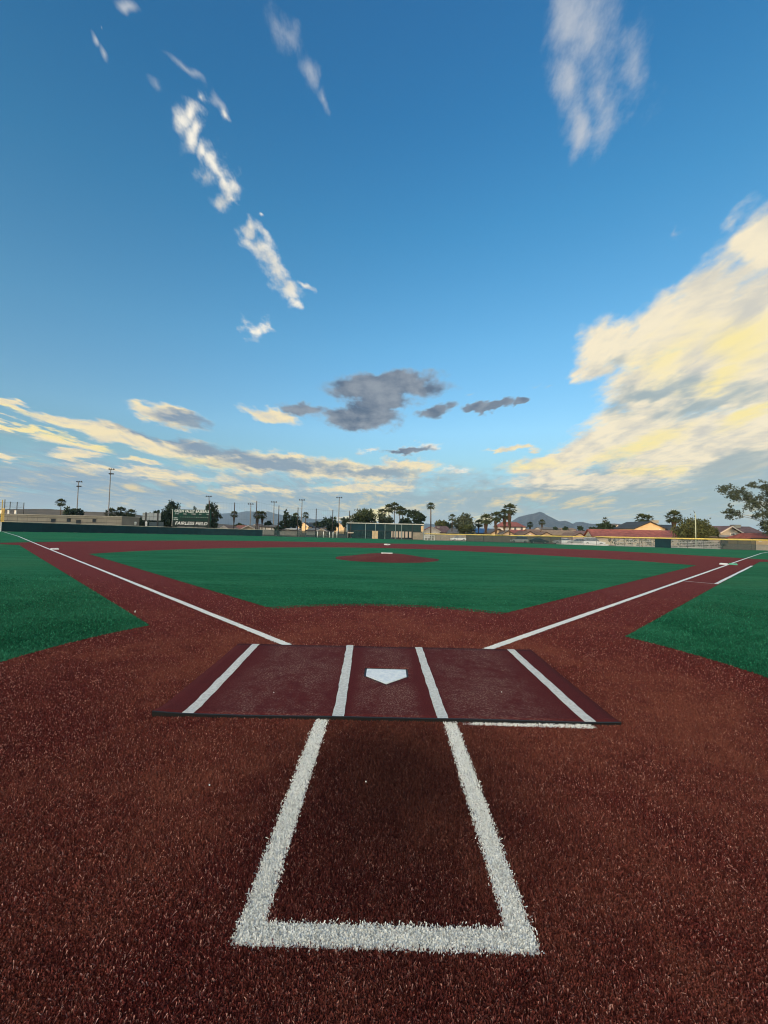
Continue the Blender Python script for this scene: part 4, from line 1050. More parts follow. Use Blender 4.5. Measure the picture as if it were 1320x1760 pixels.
b = MB(); b.box(((cx_(710)+cx_(728))/2, 0.2, mid*0.47), (cx_(728)-cx_(710), 0.06, mid*0.86)); b.build('lower_panel', mat('tan_mesh_panel', (0.36, 0.30, 0.23), 0.85, c2=(0.26, 0.23, 0.18), scale=0.7), cg)
b = MB(); b.box((cx_(725.8), -0.02, (top+mid)/2-0.25), (cx_(728)-cx_(724), 0.1, top-mid-0.5)); b.build('end_panel', M_BRN, cg)
b = MB(); b.box(((cx_(598)+cx_(608))/2, -0.03, Zp(603, 915.5, D)-zg), (cx_(608)-cx_(598), 0.08, 0.35)); b.build('sign_board', mat('pale_slat', (0.5, .4, .32)), cg)
# dark netting that closes the back and the roof
b = MB(); b.box(((cx_(596)+cx_(729))/2, DP+0.15, top/2), (cx_(729)-cx_(596), 0.03, top-0.3)); b.build('back_screen', mat('cage_back_screen', (0.010, 0.040, 0.046), 0.85), cg)

# five white posts in front of the centre fence, and a white pipe frame beside the cage
for k, (px, lb) in enumerate(((547, 'leftmost of the five white posts before the centre fence'), (557, 'second white post from the left before the centre fence'), (567.5, 'middle one of the five white posts before the centre fence'), (573.3, 'fourth white post from the left before the centre fence'), (580, 'white post nearest the cage, tallest of the five before the centre fence'))):
    p = fence_pt(px)+Vector((0, -0.6, 0)); b = MB(); h_ = 1.75 if k < 4 else 2.0; b.tube([(0, 0, 0), (0, 0, h_)], 0.12, 10); b.tube([(0, 0, h_), (0, 0, h_+0.06)], [0.13, 0.05], 10)
    o = b.build('white_post', M_WPAINT, smooth=True); o.location = p; tag(o, lb, 'post', 'white posts before the centre fence')
p = fence_pt(738)+Vector((0, -1.2, 0)); fr = empty('pipe_frame', p); tag(fr, 'white pipe frame standing on the turf just right of the batting cage', 'frame')
w_, h_ = 2.9, 1.35
for x_ in (-w_/2, -w_/6, w_/6, w_/2):
    b = MB(); b.tube([(x_, 0, 0), (x_, 0, h_)], 0.05, 8); b.tube([(x_, 0.8, 0), (x_, 0.8, h_*0.6)], 0.04, 8); b.build('upright', M_WPAINT, fr)
for z in (0.12, h_*0.55, h_):
    b = MB(); b.tube([(-w_/2, 0, z), (w_/2, 0, z)], 0.05, 8); b.build('cross_bar', M_WPAINT, fr)

# ------------------------------------------------------------------ poles
for px, top, D, lb in ((185.5, 806, 150, 'tallest light pole with two rows of lamps above the left building'), (131, 827.5, 170, 'shorter left light pole beside the dark bush')):
    light_pole(px, top, D, lb)
for px, top, D, lb in ((357.5, 853.5, 240, 'thin light pole just right of the scoreboard top'), (430, 866.5, 250, 'lowest thin light pole, between two dark netting poles'), (470, 863, 245, 'thin light pole left of the dark pine'), (518, 859.5, 235, 'thin light pole between the pair of slim palms'), (582, 855.5, 225, 'thin light pole in front of the sunlit gable near the cage')):
    light_pole(px, top, D, lb, 'single')
NETP = ((359, 860.5, 'closest to the scoreboard, brown and tallest'), (402, 864, 'in front of the skirted palm'), (440, 861.5, 'touching the round pair of palms'), (478.5, 869, 'left of the dark pine'), (511.5, 872.5, 'beside the slim palm pair'), (543, 874.5, 'right of the first sunlit gable'), (571.5, 876.5, 'in front of the round tree'), (600.5, 878, 'at the left corner of the batting cage'))
M_NP = mat('rusty_pole', (0.055, 0.042, 0.036), 0.7, c2=(0.035, 0.03, 0.028), scale=1.5)
ntops = []
for px, top, lb in NETP:
    D = poly_at(min(px, 597))+2.0; x_ = Xp(px, D); y_ = D-4.04; z0 = gl(x_, y_); H = Zp(px, top, D)-z0
    b = MB(); b.tube([(0, 0, 0), (0, 0, H)], [0.15, 0.12], 10); b.tube([(0, 0, H), (0, 0, H+0.08)], [0.13, 0.04], 10); o = b.build('netting_pole', M_NP, smooth=True); o.location = (x_, y_, z0)
    tag(o, 'dark netting pole '+lb, 'pole', 'netting poles behind the fence'); ntops.append(Vector((x_, y_, z0+H)))
b = MB(); thin = 0.010
for a, c in zip(ntops, ntops[1:]):         # netting strung between the poles: cables and coarse cords
    for f in (0.02, 0.5):
        za = a-Vector((0, 0, f*(a.z+0.9))); zc = c-Vector((0, 0, f*(c.z+0.9)))
        b.tube([za, za.lerp(zc, 0.5)-Vector((0, 0, 0.12)), zc], thin*1.4, 4, cap=False)
    nn = 9
    for k in range(1, nn):
        q = a.lerp(c, k/nn); b.face([q+Vector((-thin/2, 0, -0.1)), q+Vector((thin/2, 0, -0.1)), Vector((q.x+thin/2, q.y, 0.9)), Vector((q.x-thin/2, q.y, 0.9))])
o = b.build('safety_net', M_POST, fix=False); tag(o, 'thin safety netting strung between the dark poles', 'net')
# far field fence with tall posts at the left edge
D = 160.0
for k, (px, top) in enumerate(((6, 858.5), (15.5, 862.5), (27.5, 863), (39, 864))):
    x_ = Xp(px, D); y_ = D-4.04; z0 = gl(x_, y_); H = Zp(px, top, D)-z0
    b = MB(); b.tube([(0, 0, 0), (0, 0, H)], 0.13, 8); b.tube([(0, 0, H), (0, 0, H+0.1)], [0.14, 0.03], 8); o = b.build('backstop_post', M_POST); o.location = (x_, y_, z0)
    tag(o, ('tall backstop post at the very left edge of view', 'second backstop post from the left edge', 'third backstop post from the left edge', 'backstop post nearest the lone left palm')[k], 'post', 'backstop posts at far left')
b = MB()
for top in (863.5, 871, 879):
    a, c = at(-4, top, D), at(39, top+0.9, D); b.tube([a, c], 0.035, 5)
for k in range(26):
    q = at(-4+43*k/25, 863.6+0.9*k/25, D); b.box((q.x, q.y, q.z-2.6), (0.025, 0.02, 5.2))
o = b.build('backstop_netting', M_POST); tag(o, 'see-through backstop netting between posts at far left', 'net')
for k, (px, w) in enumerate(((2.5, 3.2), (15, 2.2), (27, 2.4))):
    p = at(px, 880.8, 155); b = MB(); b.box((0, 0, 0), (w*0.22, 0.5, 1.5)); b.box((0, 0, 0.78), (w*0.24, 0.6, 0.1)); o = b.build('padded_box', M_WPAINT); o.location = p
    tag(o, ('pale padded box at the very left edge above the building', 'pale padded box under the second backstop post', 'pale padded box under the third backstop post')[k], 'padding', 'pale pads on the backstop')

# ------------------------------------------------------------------ long beige building on the left
D = 112.0; s_ = D/702; xa, xb = Xp(-30, D), Xp(209, D); x_ = (xa+xb)/2; zg = gl(x_, D-4.04)-0.2
bd = empty('block_building', (x_, D-4.04, zg)); tag(bd, 'long low beige block building with dark bands behind the left fence', 'building')
hz = Zp(150, 887.2, D)-zg; Wd = xb-xa; M_BEI = mat('beige_block', (0.25, 0.23, 0.19), 0.9, c2=(0.21, 0.195, 0.16), scale=0.4); M_BAND = mat('dark_band', (0.05, 0.052, 0.05), 0.9)
b = MB(); b.box((0, 4.0, hz/2), (Wd, 8.0, hz)); b.build('wall', M_BEI, bd)
b = MB(); b.box((0, 3.95, hz+0.08), (Wd+0.3, 8.4, 0.16)); b.build('parapet_cap', mat('parapet', (0.40, 0.37, 0.31), 0.85), bd)
for f in (0.86, 0.63, 0.40):
    b = MB(); b.box((0, -0.03, hz*f), (Wd*0.995, 0.06, 0.10)); b.build('band', M_BAND, bd)
for k in range(14):
    b = MB(); b.box((-Wd/2+Wd*(k+0.5)/14, -0.025, hz*0.5), (0.05, 0.05, hz*0.97)); b.build('joint', mat('joint_line', (0.22, 0.20, 0.165), 0.9), bd)
for px, py, w in ((91.5, 894.8, 6), (118, 894.2, 5), (135, 896.8, 6.5), (162, 895.2, 4.5)):
    cx = Xp(px, D)-x_; cz = Zp(px, py, D)-zg; ww = w*s_
    b = MB(); b.box((cx, -0.05, cz), (ww+0.25, 0.14, 0.95)); f = b.build('window', M_BAND, bd)
    b = MB(); b.box((cx, -0.13, cz), (ww, 0.03, 0.75)); b.build('pane', M_GLASS, f)
    b = MB(); b.box((cx, -0.30, cz+0.55), (ww*1.2, 0.6, 0.06)); b.build('awning', M_BAND, bd)

# grey panel board on two dark posts between the palms and the scoreboard
D = 128.0; x_ = Xp(260, D); zg = gl(x_, D-4); gb = empty('signboard', (x_, D-4.04, zg)); tag(gb, 'back of a light grey panel board on two dark posts left of the scoreboard', 'signboard')
for px in (250, 270.5):
    b = MB(); h_ = Zp(px, 880.5, D)-zg; b.box((Xp(px, D)-x_, 0, h_/2), (0.34, 0.3, h_)); b.build('support_post', M_POST, gb)
zt, zm = Zp(260, 881.8, D)-zg, Zp(260, 894.2, D)-zg; M_GP = mat('grey_panel', (0.30, 0.33, 0.34), 0.7, c2=(0.22, 0.25, 0.27), scale=0.9)
for a, c in ((244, 249), (251.2, 256.4), (256.8, 262.4), (262.8, 269.4), (271.6, 275.5)):
    for z0_, z1_ in ((zm, (zt+zm)/2-.03), ((zt+zm)/2+.03, zt)):
        b = MB(); b.box(((Xp(a, D)+Xp(c, D))/2-x_, 0.1, (z0_+z1_)/2), (Xp(c, D)-Xp(a, D), 0.08, z1_-z0_)); b.build('panel', M_GP, gb)
for z in (zt, zm, (zt+zm)/2):
    b = MB(); b.box((0, 0.2, z), (Xp(276, D)-Xp(243.5, D), 0.1, 0.09)); b.build('cross_rail', M_POST, gb)
b = MB(); b.box(((Xp(256, D)+Xp(281, D))/2-x_, 0.15, (zm*0.5)), (Xp(281, D)-Xp(256, D), 0.08, zm*0.75)); b.build('lower_panel', mat('dark_slate', (0.05, 0.07, 0.08), 0.8), gb)
# pale utility things behind the left fence
for px, py, w, h, lb in ((215, 897.5, 4.2, 6.5, 'rounded white tank right of the beige building'), (210.8, 900, 2.8, 4.5, 'small white bin against the end of the beige building'), (251.5, 900, 3.0, 8.0, 'white folded sign leaning at the foot of the grey board'), (232, 898, 5.0, 2.6, 'low white trough beside the dark bush')):
    D = 118.0; s_ = D/702; x_ = Xp(px, D); b = MB(); w_, h_ = w*s_, h*s_
    prof = [(0.38, 0), (0.5, 0.06), (0.5, 0.72), (0.42, 0.9), (0.2, 1.0)]
    zb = Zp(px, py+h/2, D)
    b.tube([(0, 0, h_*q[1]-0.6*(q[1] == 0)) for q in prof], [w_*q[0] for q in prof], 10)
    o = b.build('white_tank' if 'tank' in lb else 'white_bin' if 'bin' in lb else 'white_sign' if 'sign' in lb else 'white_trough', M_WPAINT, smooth=True); o.location = (x_, D-4.04, zb); tag(o, lb, lb.split()[2] if 'rounded' not in lb else 'tank')

# ------------------------------------------------------------------ houses
ST_O = stucco('stucco_peach', (0.62, 0.46, 0.27)); ST_W = stucco('stucco_white', (0.60, 0.55, 0.50)); ST_T = stucco('stucco_tan', (0.40, 0.33, 0.25)); ST_G = stucco('stucco_grey', (0.34, 0.31, 0.27)); ST_P = stucco('stucco_pink', (0.48, 0.38, 0.34))
TR = tile('tile_red', (0.26, 0.10, 0.070)); TB = tile('tile_brown', (0.17, 0.115, 0.090)); TG = tile('tile_grey', (0.17, 0.165, 0.16)); TD = tile('shingle_dark', (0.045, 0.055, 0.065)); TP = tile('tile_purple_brown', (0.15, 0.095, 0.095)); TT = tile('tile_tan', (0.23, 0.175, 0.13)); TRS = tile('roof_rust', (0.27, 0.090, 0.075))
W_FAS = mat('pale_fascia', (0.52, 0.47, 0.42), 0.7)
house(513, 530, 898.0, 904.2, 262, ST_O, TD, 'narrow two-storey peach house with sunlit gable left of the cage', windows=((526, 905.4, 2.4, 3.2),), trim=W_FAS, depth=14)
house(529, 563, 898.6, 907.0, 275, ST_T, TD, 'dark roofed house just right of the first sunlit gable', axis='side', depth=13)
house(574.5, 592, 899.0, 906.2, 255, ST_O, TD, 'peach house with sunlit gable touching the batting cage', trim=W_FAS, depth=14, windows=((577, 906.8, 2.0, 3.0),))
house(544, 562, 909.2, 913.2, 165, ST_T, TG, 'low grey gabled house between the two sunlit gables', trim=W_FAS)
house(527, 547, 907.4, 911.6, 172, ST_W, TG, 'low house with pale grey roof under the dark roof', axis='side', hip=0.3)
house(375, 396, 904.2, 910.5, 160, ST_W, TB, 'white gabled house at the foot of the tree beside the scoreboard', trim=W_FAS)
house(396, 424, 902.6, 909.0, 172, ST_P, TR, 'red tiled hip roof house left of the skirted palm', axis='side', hip=0.35)
house(415, 441, 903.6, 910.0, 160, ST_T, TT, 'low house with broad tan gable in front of the red roof', trim=W_FAS, over=0.8)
house(429, 447, 901.4, 910.0, 178, ST_P, TP, 'pinkish gabled house behind the round palms', trim=W_FAS)
house(447.5, 472, 902.6, 905.4, 152, ST_W, TG, 'small white shed with dark openings left of the dark pine', axis='side', depth=6, windows=((456.5, 908.5, 2.6, 5.5), (467, 909, 2.4, 4.5)), name='shed')
house(482, 512, 908.6, 910.4, 150, ST_W, mat('metal_roof_pale', (0.50, 0.49, 0.46), 0.6), 'long pale flat shelter below the dark pine', axis='side', depth=5, name='shelter')
house(729.5, 756, 906.0, 913.0, 158, ST_W, TR, 'white walled house with a red roof edge right of the cage', trim=W_FAS, windows=((737, 917, 2.4, 3), (748, 917, 2.2, 3)))
house(744, 779, 903.6, 915.0, 172, ST_W, TP, 'house with big purple brown roof behind the tall single palm', axis='side', hip=0.45, extra=(755.5, 906.5, 4, 3))
house(772, 808, 908.2, 916.8, 166, ST_T, TG, 'low house with grey roof beside the small palm', axis='side', hip=0.35)
house(820, 856, 909.0, 916.6, 168, ST_T, mat('roof_blue_panels', (0.05, 0.11, 0.24), 0.35, c2=(0.035, 0.08, 0.19), scale=0.8), 'house with blue panelled roof behind the palms', axis='side')
house(845, 870, 909.4, 916.0, 152, ST_T, TG, 'tan gabled house low between the palm trunks', trim=mat('dark_fascia', (0.045, 0.036, 0.032)))
house(862, 884, 912.6, 919.0, 146, ST_T, TG, 'small gabled garage right under the tallest palm', over=0.7)
house(861, 904, 896.6, 905.2, 178, ST_W, TRS, 'white two-storey house with red roof and arched windows before the mountain', axis='side', hip=0.42, windows=((885.5, 909.0, 3.8, 4.0, 1), (897, 909.2, 3.2, 3.6, 1), (903, 909.4, 1.6, 3)), depth=12)
house(884, 914, 911.2, 919.0, 160, ST_P, TRS, 'house with bright rust red roof below the two-storey house', axis='side')
house(899, 922, 913.4, 920.2, 142, ST_P, TB, 'pinkish gabled house, leftmost of the gable row behind the yellow cap', windows=((910.8, 918.4, 1.6, 1.0),), over=0.7)
house(913, 938, 910.6, 918.6, 158, ST_T, TB, 'brown roofed house between two gables of the row', axis='side')
house(927, 950, 914.9, 920.8, 142, ST_T, TB, 'tan gabled house in the middle of the gable row', over=0.7)
house(942, 992, 912.0, 919.8, 152, ST_T, TT, 'long house with tan brown roof in the gable row', axis='side')
house(985, 1006, 916.4, 921.6, 142, ST_P, TB, 'pinkish gabled house at the right end of the gable row', over=0.7)
house(996, 1030, 913.2, 921.0, 156, ST_P, TP, 'house with purple red roof left of the long red roof', axis='side')
# long red roofed clubhouse just behind the fence
house(1026, 1158, 911.6, 923.6, 108, stucco('stucco_cream', (0.52, 0.44, 0.32)), TRS, 'long low clubhouse with rust red roof right behind the fence', axis='side', depth=9, rz=R(-12), trim=mat('rust_trim', (0.22, 0.09, 0.06)), name='clubhouse', windows=((1060, 928.5, 6, 4), (1085, 929, 6, 4), (1110, 929.5, 6, 4)))
house(1091, 1143, 897.0, 908.6, 128, ST_O, TD, 'peach house with broad sunlit gable above the long red roof', trim=mat('dark_fascia', (0.045, 0.036, 0.032)), depth=12, extra=(1139, 896.6, 11, 5), windows=((1133.5, 910, 1.6, 1.2),))
house(1132, 1172, 902.5, 911.5, 133, ST_T, TD, 'dark shingled wing behind the big fan palm', axis='side', depth=9)
house(1054, 1066, 903.2, 911.0, 140, ST_W, TB, 'small house with white rake board left of the broad sunlit gable', trim=W_FAS, depth=7)
house(1239, 1271, 905.2, 914.6, 104, ST_G, TP, 'grey beige house with gable and dark window under the big tree', windows=((1259, 918.4, 7, 4.2),), trim=W_FAS, depth=9, over=0.6)
house(1262, 1308, 905.6, 915.6, 108, ST_G, TP, 'wing of the grey beige house with cooler on its roof', axis='side', depth=8, extra=(1279.5, 904.8, 11, 5), windows=((1293.5, 919.8, 5.5, 3.6),))
house(1214, 1271, 921.4, 924.0, 97, ST_G, mat('porch_roof', (0.30, 0.28, 0.25), 0.8), 'low porch roof in front of the grey beige house', axis='side', depth=4, name='porch')
house(1291, 1345, 916.6, 924.8, 88, stucco('stucco_ochre', (0.66, 0.47, 0.22)), TRS, 'small ochre building with rust red roof at the right edge', axis='side', depth=6, hip=0.2, windows=((1306, 929, 4, 2.6),))
house(930, 962, 906.6, 910.0, 240, ST_W, TG, 'distant pale house among the palms below the mountain', axis='side')
house(966, 990, 907.8, 910.6, 245, ST_W, TT, 'distant white house right of the slim brown palm', axis='side')

# block wall, kerb and cars behind the right fence
def wall_run(px0, D0, px1, D1, h, m, label, cap=None):
    a, c = Vector((Xp(px0, D0), D0-4.04, 0)), Vector((Xp(px1, D1), D1-4.04, 0)); mid_ = (a+c)/2; zg = gl(mid_.x, mid_.y)
    r = empty('block_wall', (mid_.x, mid_.y, zg), math.atan2(c.y-a.y, c.x-a.x)); tag(r, label, 'wall'); L_ = (c-a).length
    b = MB(); b.box((0, 0, h/2-0.2), (L_, 0.2, h+0.4)); b.build('wall_face', m, r)
    b = MB(); b.box((0, 0, h+0.05), (L_, 0.28, 0.1)); b.build('coping', cap or m, r)
    n = max(2, int(L_/5))
    for k in range(n+1):
        b = MB(); b.box((-L_/2+L_*k/n, -0.06, h/2), (0.42, 0.34, h+0.1)); b.build('pier', m, r)
    return r
M_BLK = mat('block_tan', (0.30, 0.25, 0.19), 0.9, c2=(0.24, 0.205, 0.155), scale=0.8); M_BLK2 = mat('block_pale', (0.38, 0.36, 0.32), 0.9, c2=(0.31, 0.295, 0.26), scale=0.8)
wall_run(742, 131, 800, 130, 1.9, M_BLK, 'tan block wall seen through bare chain link right of the cage')
wall_run(801, 130, 965, 112, 1.7, M_BLK, 'tan block wall behind the parked cars')
def bleacher(px0, D0, px1, D1, label):
    a, c = Vector((Xp(px0, D0), D0-4.04, 0)), Vector((Xp(px1, D1), D1-4.04, 0)); m_ = (a+c)/2; L_ = (c-a).length
    r = empty('bleacher', (m_.x, m_.y, gl(m_.x, m_.y)), math.atan2(c.y-a.y, c.x-a.x)); tag(r, label, 'bleacher')
    for k, (yy, z) in enumerate(((0, .18), (0, .48), (.55, .80), (1.1, 1.12), (1.15, 1.42))):
        b = MB(); b.box((0, yy, z), (L_, 0.26 if k not in (0, 4) else .05, 0.10 if k else .2)); b.build('plank', M_ALU, r)
    n = max(3, int(L_/2.2))
    for k in range(n+1):
        xk = -L_/2+L_*k/n; b = MB(); b.box((xk, 0.5, 0.42), (0.06, 1.2, 0.07)); b.box((xk, 0.08, .25), (.07, .07, .5)); b.box((xk, 1.18, .75), (.07, .07, 1.5)); b.build('frame', M_POST, r)
    return r
M_ALU = mat('bleacher_aluminium', (0.46, 0.46, 0.44), 0.5, metal=0.3, c2=(0.38, 0.38, 0.36), scale=1.5)
bleacher(1058, 86, 1103, 84, 'left half of the pale bleachers seen through the fence under the red roof'); bleacher(1105, 84, 1125, 83.2, 'short right bleacher section under the red roof beside the dark screen')
bleacher(1153, 81.5, 1240, 79.5, 'long pale bleachers behind the bare chain link below the olive tree')
def hedge(px0, D0, px1, D1, h, label):
    a, c = Vector((Xp(px0, D0), D0-4.04, 0)), Vector((Xp(px1, D1), D1-4.04, 0)); m_ = (a+c)/2; L_ = (c-a).length
    r = empty('hedge', (m_.x, m_.y, gl(m_.x, m_.y)), math.atan2(c.y-a.y, c.x-a.x)); tag(r, label, 'hedge')
    n = int(L_/1.2); leaf_cloud('foliage', [(-L_/2+L_*(k+.5)/n, 0, h*.5, .9, .6, h*.52) for k in range(n)], n*110, 0.16, LEAF['mid'], r, seed=int(px0))
    b = MB()
    for k in range(n): b.tube([(-L_/2+L_*(k+.5)/n, 0, 0), (-L_/2+L_*(k+.5)/n, 0, h*.5)], .05, 5)
    b.build('stems', M_TRUNK, r); return r
hedge(1046, 93, 1128, 89, 1.9, 'dark hedge behind the bleachers under the long red roof'); hedge(1150, 86, 1243, 83.5, 1.75, 'dark hedge between the bleachers and the olive tree')
wall_run(1243, 84, 1345, 80, 1.0, M_BLK, 'tan block wall at the right edge before the houses')
wall_run(958, 97, 1044, 91, 0.30, M_WPAINT, 'low white kerb wall behind the fence with white cars')
P_W = mat('car_white', (0.74, 0.74, 0.72), 0.3, spec=0.5); P_S = mat('car_silver', (0.34, 0.36, 0.37), 0.3, metal=0.5); P_D = mat('car_dark', (0.03, 0.04, 0.05), 0.3, spec=0.5)
car(788, 928, 123, P_W, 'white car seen through the chain link near the pipe frame', R(8)); car(893, 929, 107, P_W, 'white off-roader behind the screen left of the dark car', R(-18), suv=True)
car(926, 931, 104, P_D, 'dark car behind the screen, third from the left', R(170)); car(968, 932, 99, P_W, 'white car just right of the screened fence part', R(-15)); car(993, 933, 97, P_S, 'silver car between two white cars', R(-15)); car(1020, 934, 94.5, P_W, 'white van-like car left of the clubhouse windows', R(165), suv=True)
# bare street lamp in front of the olive tree
D = 83.0; x_ = Xp(1195.5, D); zg = gl(x_, D-4); sl = empty('street_lamp', (x_, D-4.04, zg)); tag(sl, 'slim grey street lamp with bent arm in front of the olive tree', 'street lamp')
H = Zp(1195, 879, D)-zg
b = MB(); b.tube([(0, 0, 0), (0, 0, H*0.75), (-0.02, 0, H*0.9), (-0.18, 0, H*0.97)], [0.11, 0.085, 0.075, 0.06], 8); b.build('pole', mat('lamp_pole_paint', (0.36, 0.42, 0.34), 0.6), sl, smooth=True)
b = MB(); b.tube([(-0.16, 0, H*0.965), (-0.42, -0.05, H*1.02)], [0.07, 0.03], 8); b.build('lamp_arm', M_POST, sl)

# ------------------------------------------------------------------ trees and palms
tree(124, 871.5, 888, 19, 165, 'dark spreading bush tree beside the shorter left light pole', 'dark', 'bush', 1300, seed=1)
tree(213, 882, 905, 13, 160, 'dark bushy tree right of the beige building', 'dark', 'round', 900, seed=2); tree(238, 887, 904, 12, 165, 'olive bush between the palms and the grey board', 'mid', 'bush', 800, seed=3)
tree(292, 863.5, 907, 19, 142, 'big round dark tree left of the scoreboard', 'dark', 'round', 2600, seed=4); tree(263, 877.5, 905, 10, 148, 'smaller dark tree behind the grey board', 'dark', 'round', 800, seed=5)
tree(281, 878, 905, 9, 150, 'dark tree at the left foot of the big round tree', 'dark', 'round', 700, seed=25)
tree(367, 861, 911, 17, 146, 'tall wispy dark tree behind the right end of the scoreboard', 'dark', 'ragged', 2000, seed=6); tree(333, 872, 900, 8, 150, 'dark tree top peeping over the scoreboard', 'dark', 'round', 500, seed=26)
tree(490, 877.5, 912, 16, 152, 'dark pine left of the slim palm pair', 'dark', 'pine', 1900, seed=7); tree(505, 886, 911, 12, 158, 'dark round tree joined to the right of the pine', 'dark', 'round', 1100, seed=8)
tree(462, 896, 909, 9, 155, 'small dark round tree above the white shed', 'dark', 'round', 600, seed=9); tree(410, 899, 908, 10, 185, 'olive bush behind the red tiled roof', 'olive', 'bush', 500, seed=10)
tree(569, 889.5, 914, 14, 172, 'round dark olive tree left of the second sunlit gable', 'dark', 'round', 1300, seed=11); tree(593, 890.5, 905, 9, 210, 'dark tree behind the second sunlit gable', 'dark', 'round', 500, seed=12); tree(548, 896, 906, 13, 215, 'low dark tree above the dark roof', 'dark', 'bush', 500, seed=27)
tree(623, 875.5, 906, 27, 150, 'wide olive green tree above the left half of the batting cage', 'mid', 'round', 3000, seed=13); tree(662, 884, 906, 15, 150, 'rounded grey green tree below the palm group', 'grey', 'round', 1500, seed=14)
tree(716, 875.5, 906, 19, 150, 'spiky dark pine above the right end of the cage', 'dark', 'ragged', 2100, seed=15); tree(697, 890, 906, 14, 158, 'low dark tree between palms and spiky pine', 'dark', 'bush', 900, seed=28)
tree(757, 895.5, 912, 13, 190, 'olive tree behind the purple brown roof', 'olive', 'round', 900, seed=16); tree(770, 899, 912, 9, 195, 'dark tree right behind the purple brown roof', 'dark', 'round', 500, seed=29)
tree(798, 882.5, 916, 19, 152, 'full grey green tree right of the small palm', 'grey', 'round', 2400, seed=17)
tree(1040, 894, 920, 17, 132, 'dark palm-like bush left of the long red roof', 'dark', 'ragged', 1300, seed=18); tree(1022, 905, 914, 8, 160, 'small dark bush above the purple red roof', 'dark', 'bush', 400, seed=19)
tree(1192, 888.5, 930, 33, 92, 'broad olive tree behind the fence with a lamp before it', 'olive', 'round', 5200, seed=20); tree(1220, 908, 928, 13, 98, 'darker shrub at the right foot of the olive tree', 'mid', 'bush', 1000, seed=30)
tree(972, 905.5, 911.5, 5, 230, 'tiny dark tree before the mountain, left one', 'dark', 'round', 200, seed=31); tree(955, 906, 911, 4, 230, 'tiny dark tree among distant pale houses', 'dark', 'round', 200, seed=32); tree(997, 904, 912, 6, 215, 'tiny dark tree before the mountain, right one', 'dark', 'round', 260, seed=33)
tree(1335, 822, 928, 95, 84, 'large grey green tree leaning in from the right edge', 'grey', None, 15000, limb=0.35, seed=21, size=0.20,
     blobs=((1262, 842, 15, 11), (1278, 850, 14, 10), (1252, 856, 8, 6), (1258, 880, 12, 6), (1276, 884, 14, 8), (1288, 868, 14, 10), (1304, 857, 13, 9), (1309, 833, 15, 8), (1324, 842, 16, 10), (1318, 874, 18, 12), (1302, 888, 14, 9), (1314, 904, 13, 10), (1340, 860, 30, 24), (1350, 895, 30, 22), (1370, 845, 30, 24), (1380, 890, 30, 24), (1332, 912, 16, 10), (1295, 836, 8, 5), (1248, 868, 5, 4)))
palm(103, 857.5, 172, 7.5, 'lone dark palm above the left building', nfr=44); palm(190, 874, 152, 9.5, 'short bushy palm at the foot of the tallest light pole', skirt=.8); palm(206.5, 871.5, 156, 9, 'bushy palm with lit edge, middle of three by the building', skirt=.9); palm(224.5, 875, 152, 8.5, 'dark bushy palm, right one of three by the building')
palm(402, 878.5, 150, 6.5, 'palm with hanging skirt behind a dark netting pole', skirt=1.8); palm(442.5, 878.5, 150, 8.0, 'left palm of the round leafy pair', skirt=1.5); palm(450.5, 879, 152, 7.5, 'right palm of the round leafy pair', skirt=1.4)
palm(508.5, 881.5, 225, 6.5, 'left palm of the slim distant pair', nfr=34); palm(525, 880, 225, 6.5, 'right palm of the slim distant pair', nfr=34)
palm(656, 874.5, 172, 8.5, 'leftmost palm of the group above the cage', skirt=.6); palm(668, 866.5, 168, 9, 'second palm of the group above the cage'); palm(677.5, 863.5, 172, 8.5, 'tallest palm of the group above the cage'); palm(686.5, 870, 168, 8.5, 'third palm of the group, leaning right', lean=0.01); palm(691.5, 872.5, 176, 8, 'rightmost palm of the group above the cage')
palm(740.5, 863.8, 150, 7, 'tall slim single palm right of the batting cage', nfr=44, lean=-0.008, stout=1.5); palm(777, 883.8, 168, 7, 'small slim palm between two roofs', nfr=26, stout=1.3)
palm(835, 883, 147, 11, 'left palm of the skirted group, brown skirt', skirt=1.7, stout=1.2); palm(852.5, 879, 146, 11, 'second palm of the skirted group, long dark skirt', skirt=2.0, stout=1.2); palm(867, 876, 148, 10, 'third palm of the skirted group, next to the tallest', skirt=2.2, stout=1.2); palm(876, 865.5, 146, 12, 'tallest palm of the skirted group before the mountain', skirt=2.2, stout=1.2)
palm(822.5, 893, 160, 8, 'low palm left of the skirted group', skirt=.6); palm(803, 902, 142, 16, 'low wide fan palm in front of the grey roofs', nfr=40); palm(911, 897, 195, 5.5, 'small brown palm left before the mountain', skirt=1.2); palm(931.5, 893, 200, 5.5, 'small slim palm right before the mountain', skirt=1.2)
palm(1040, 889, 134, 5, 'slim palm top rising from the dark bush', nfr=20); palm(1104, 882.5, 142, 11, 'left olive palm behind the broad sunlit gable', skirt=1.0); palm(1114, 885, 144, 9, 'right olive palm behind the broad sunlit gable', skirt=.6)
palm(1158.5, 877.5, 120, 13, 'big fan palm with pinkish skirt right of the broad gable', skirt=1.1, nfr=44)

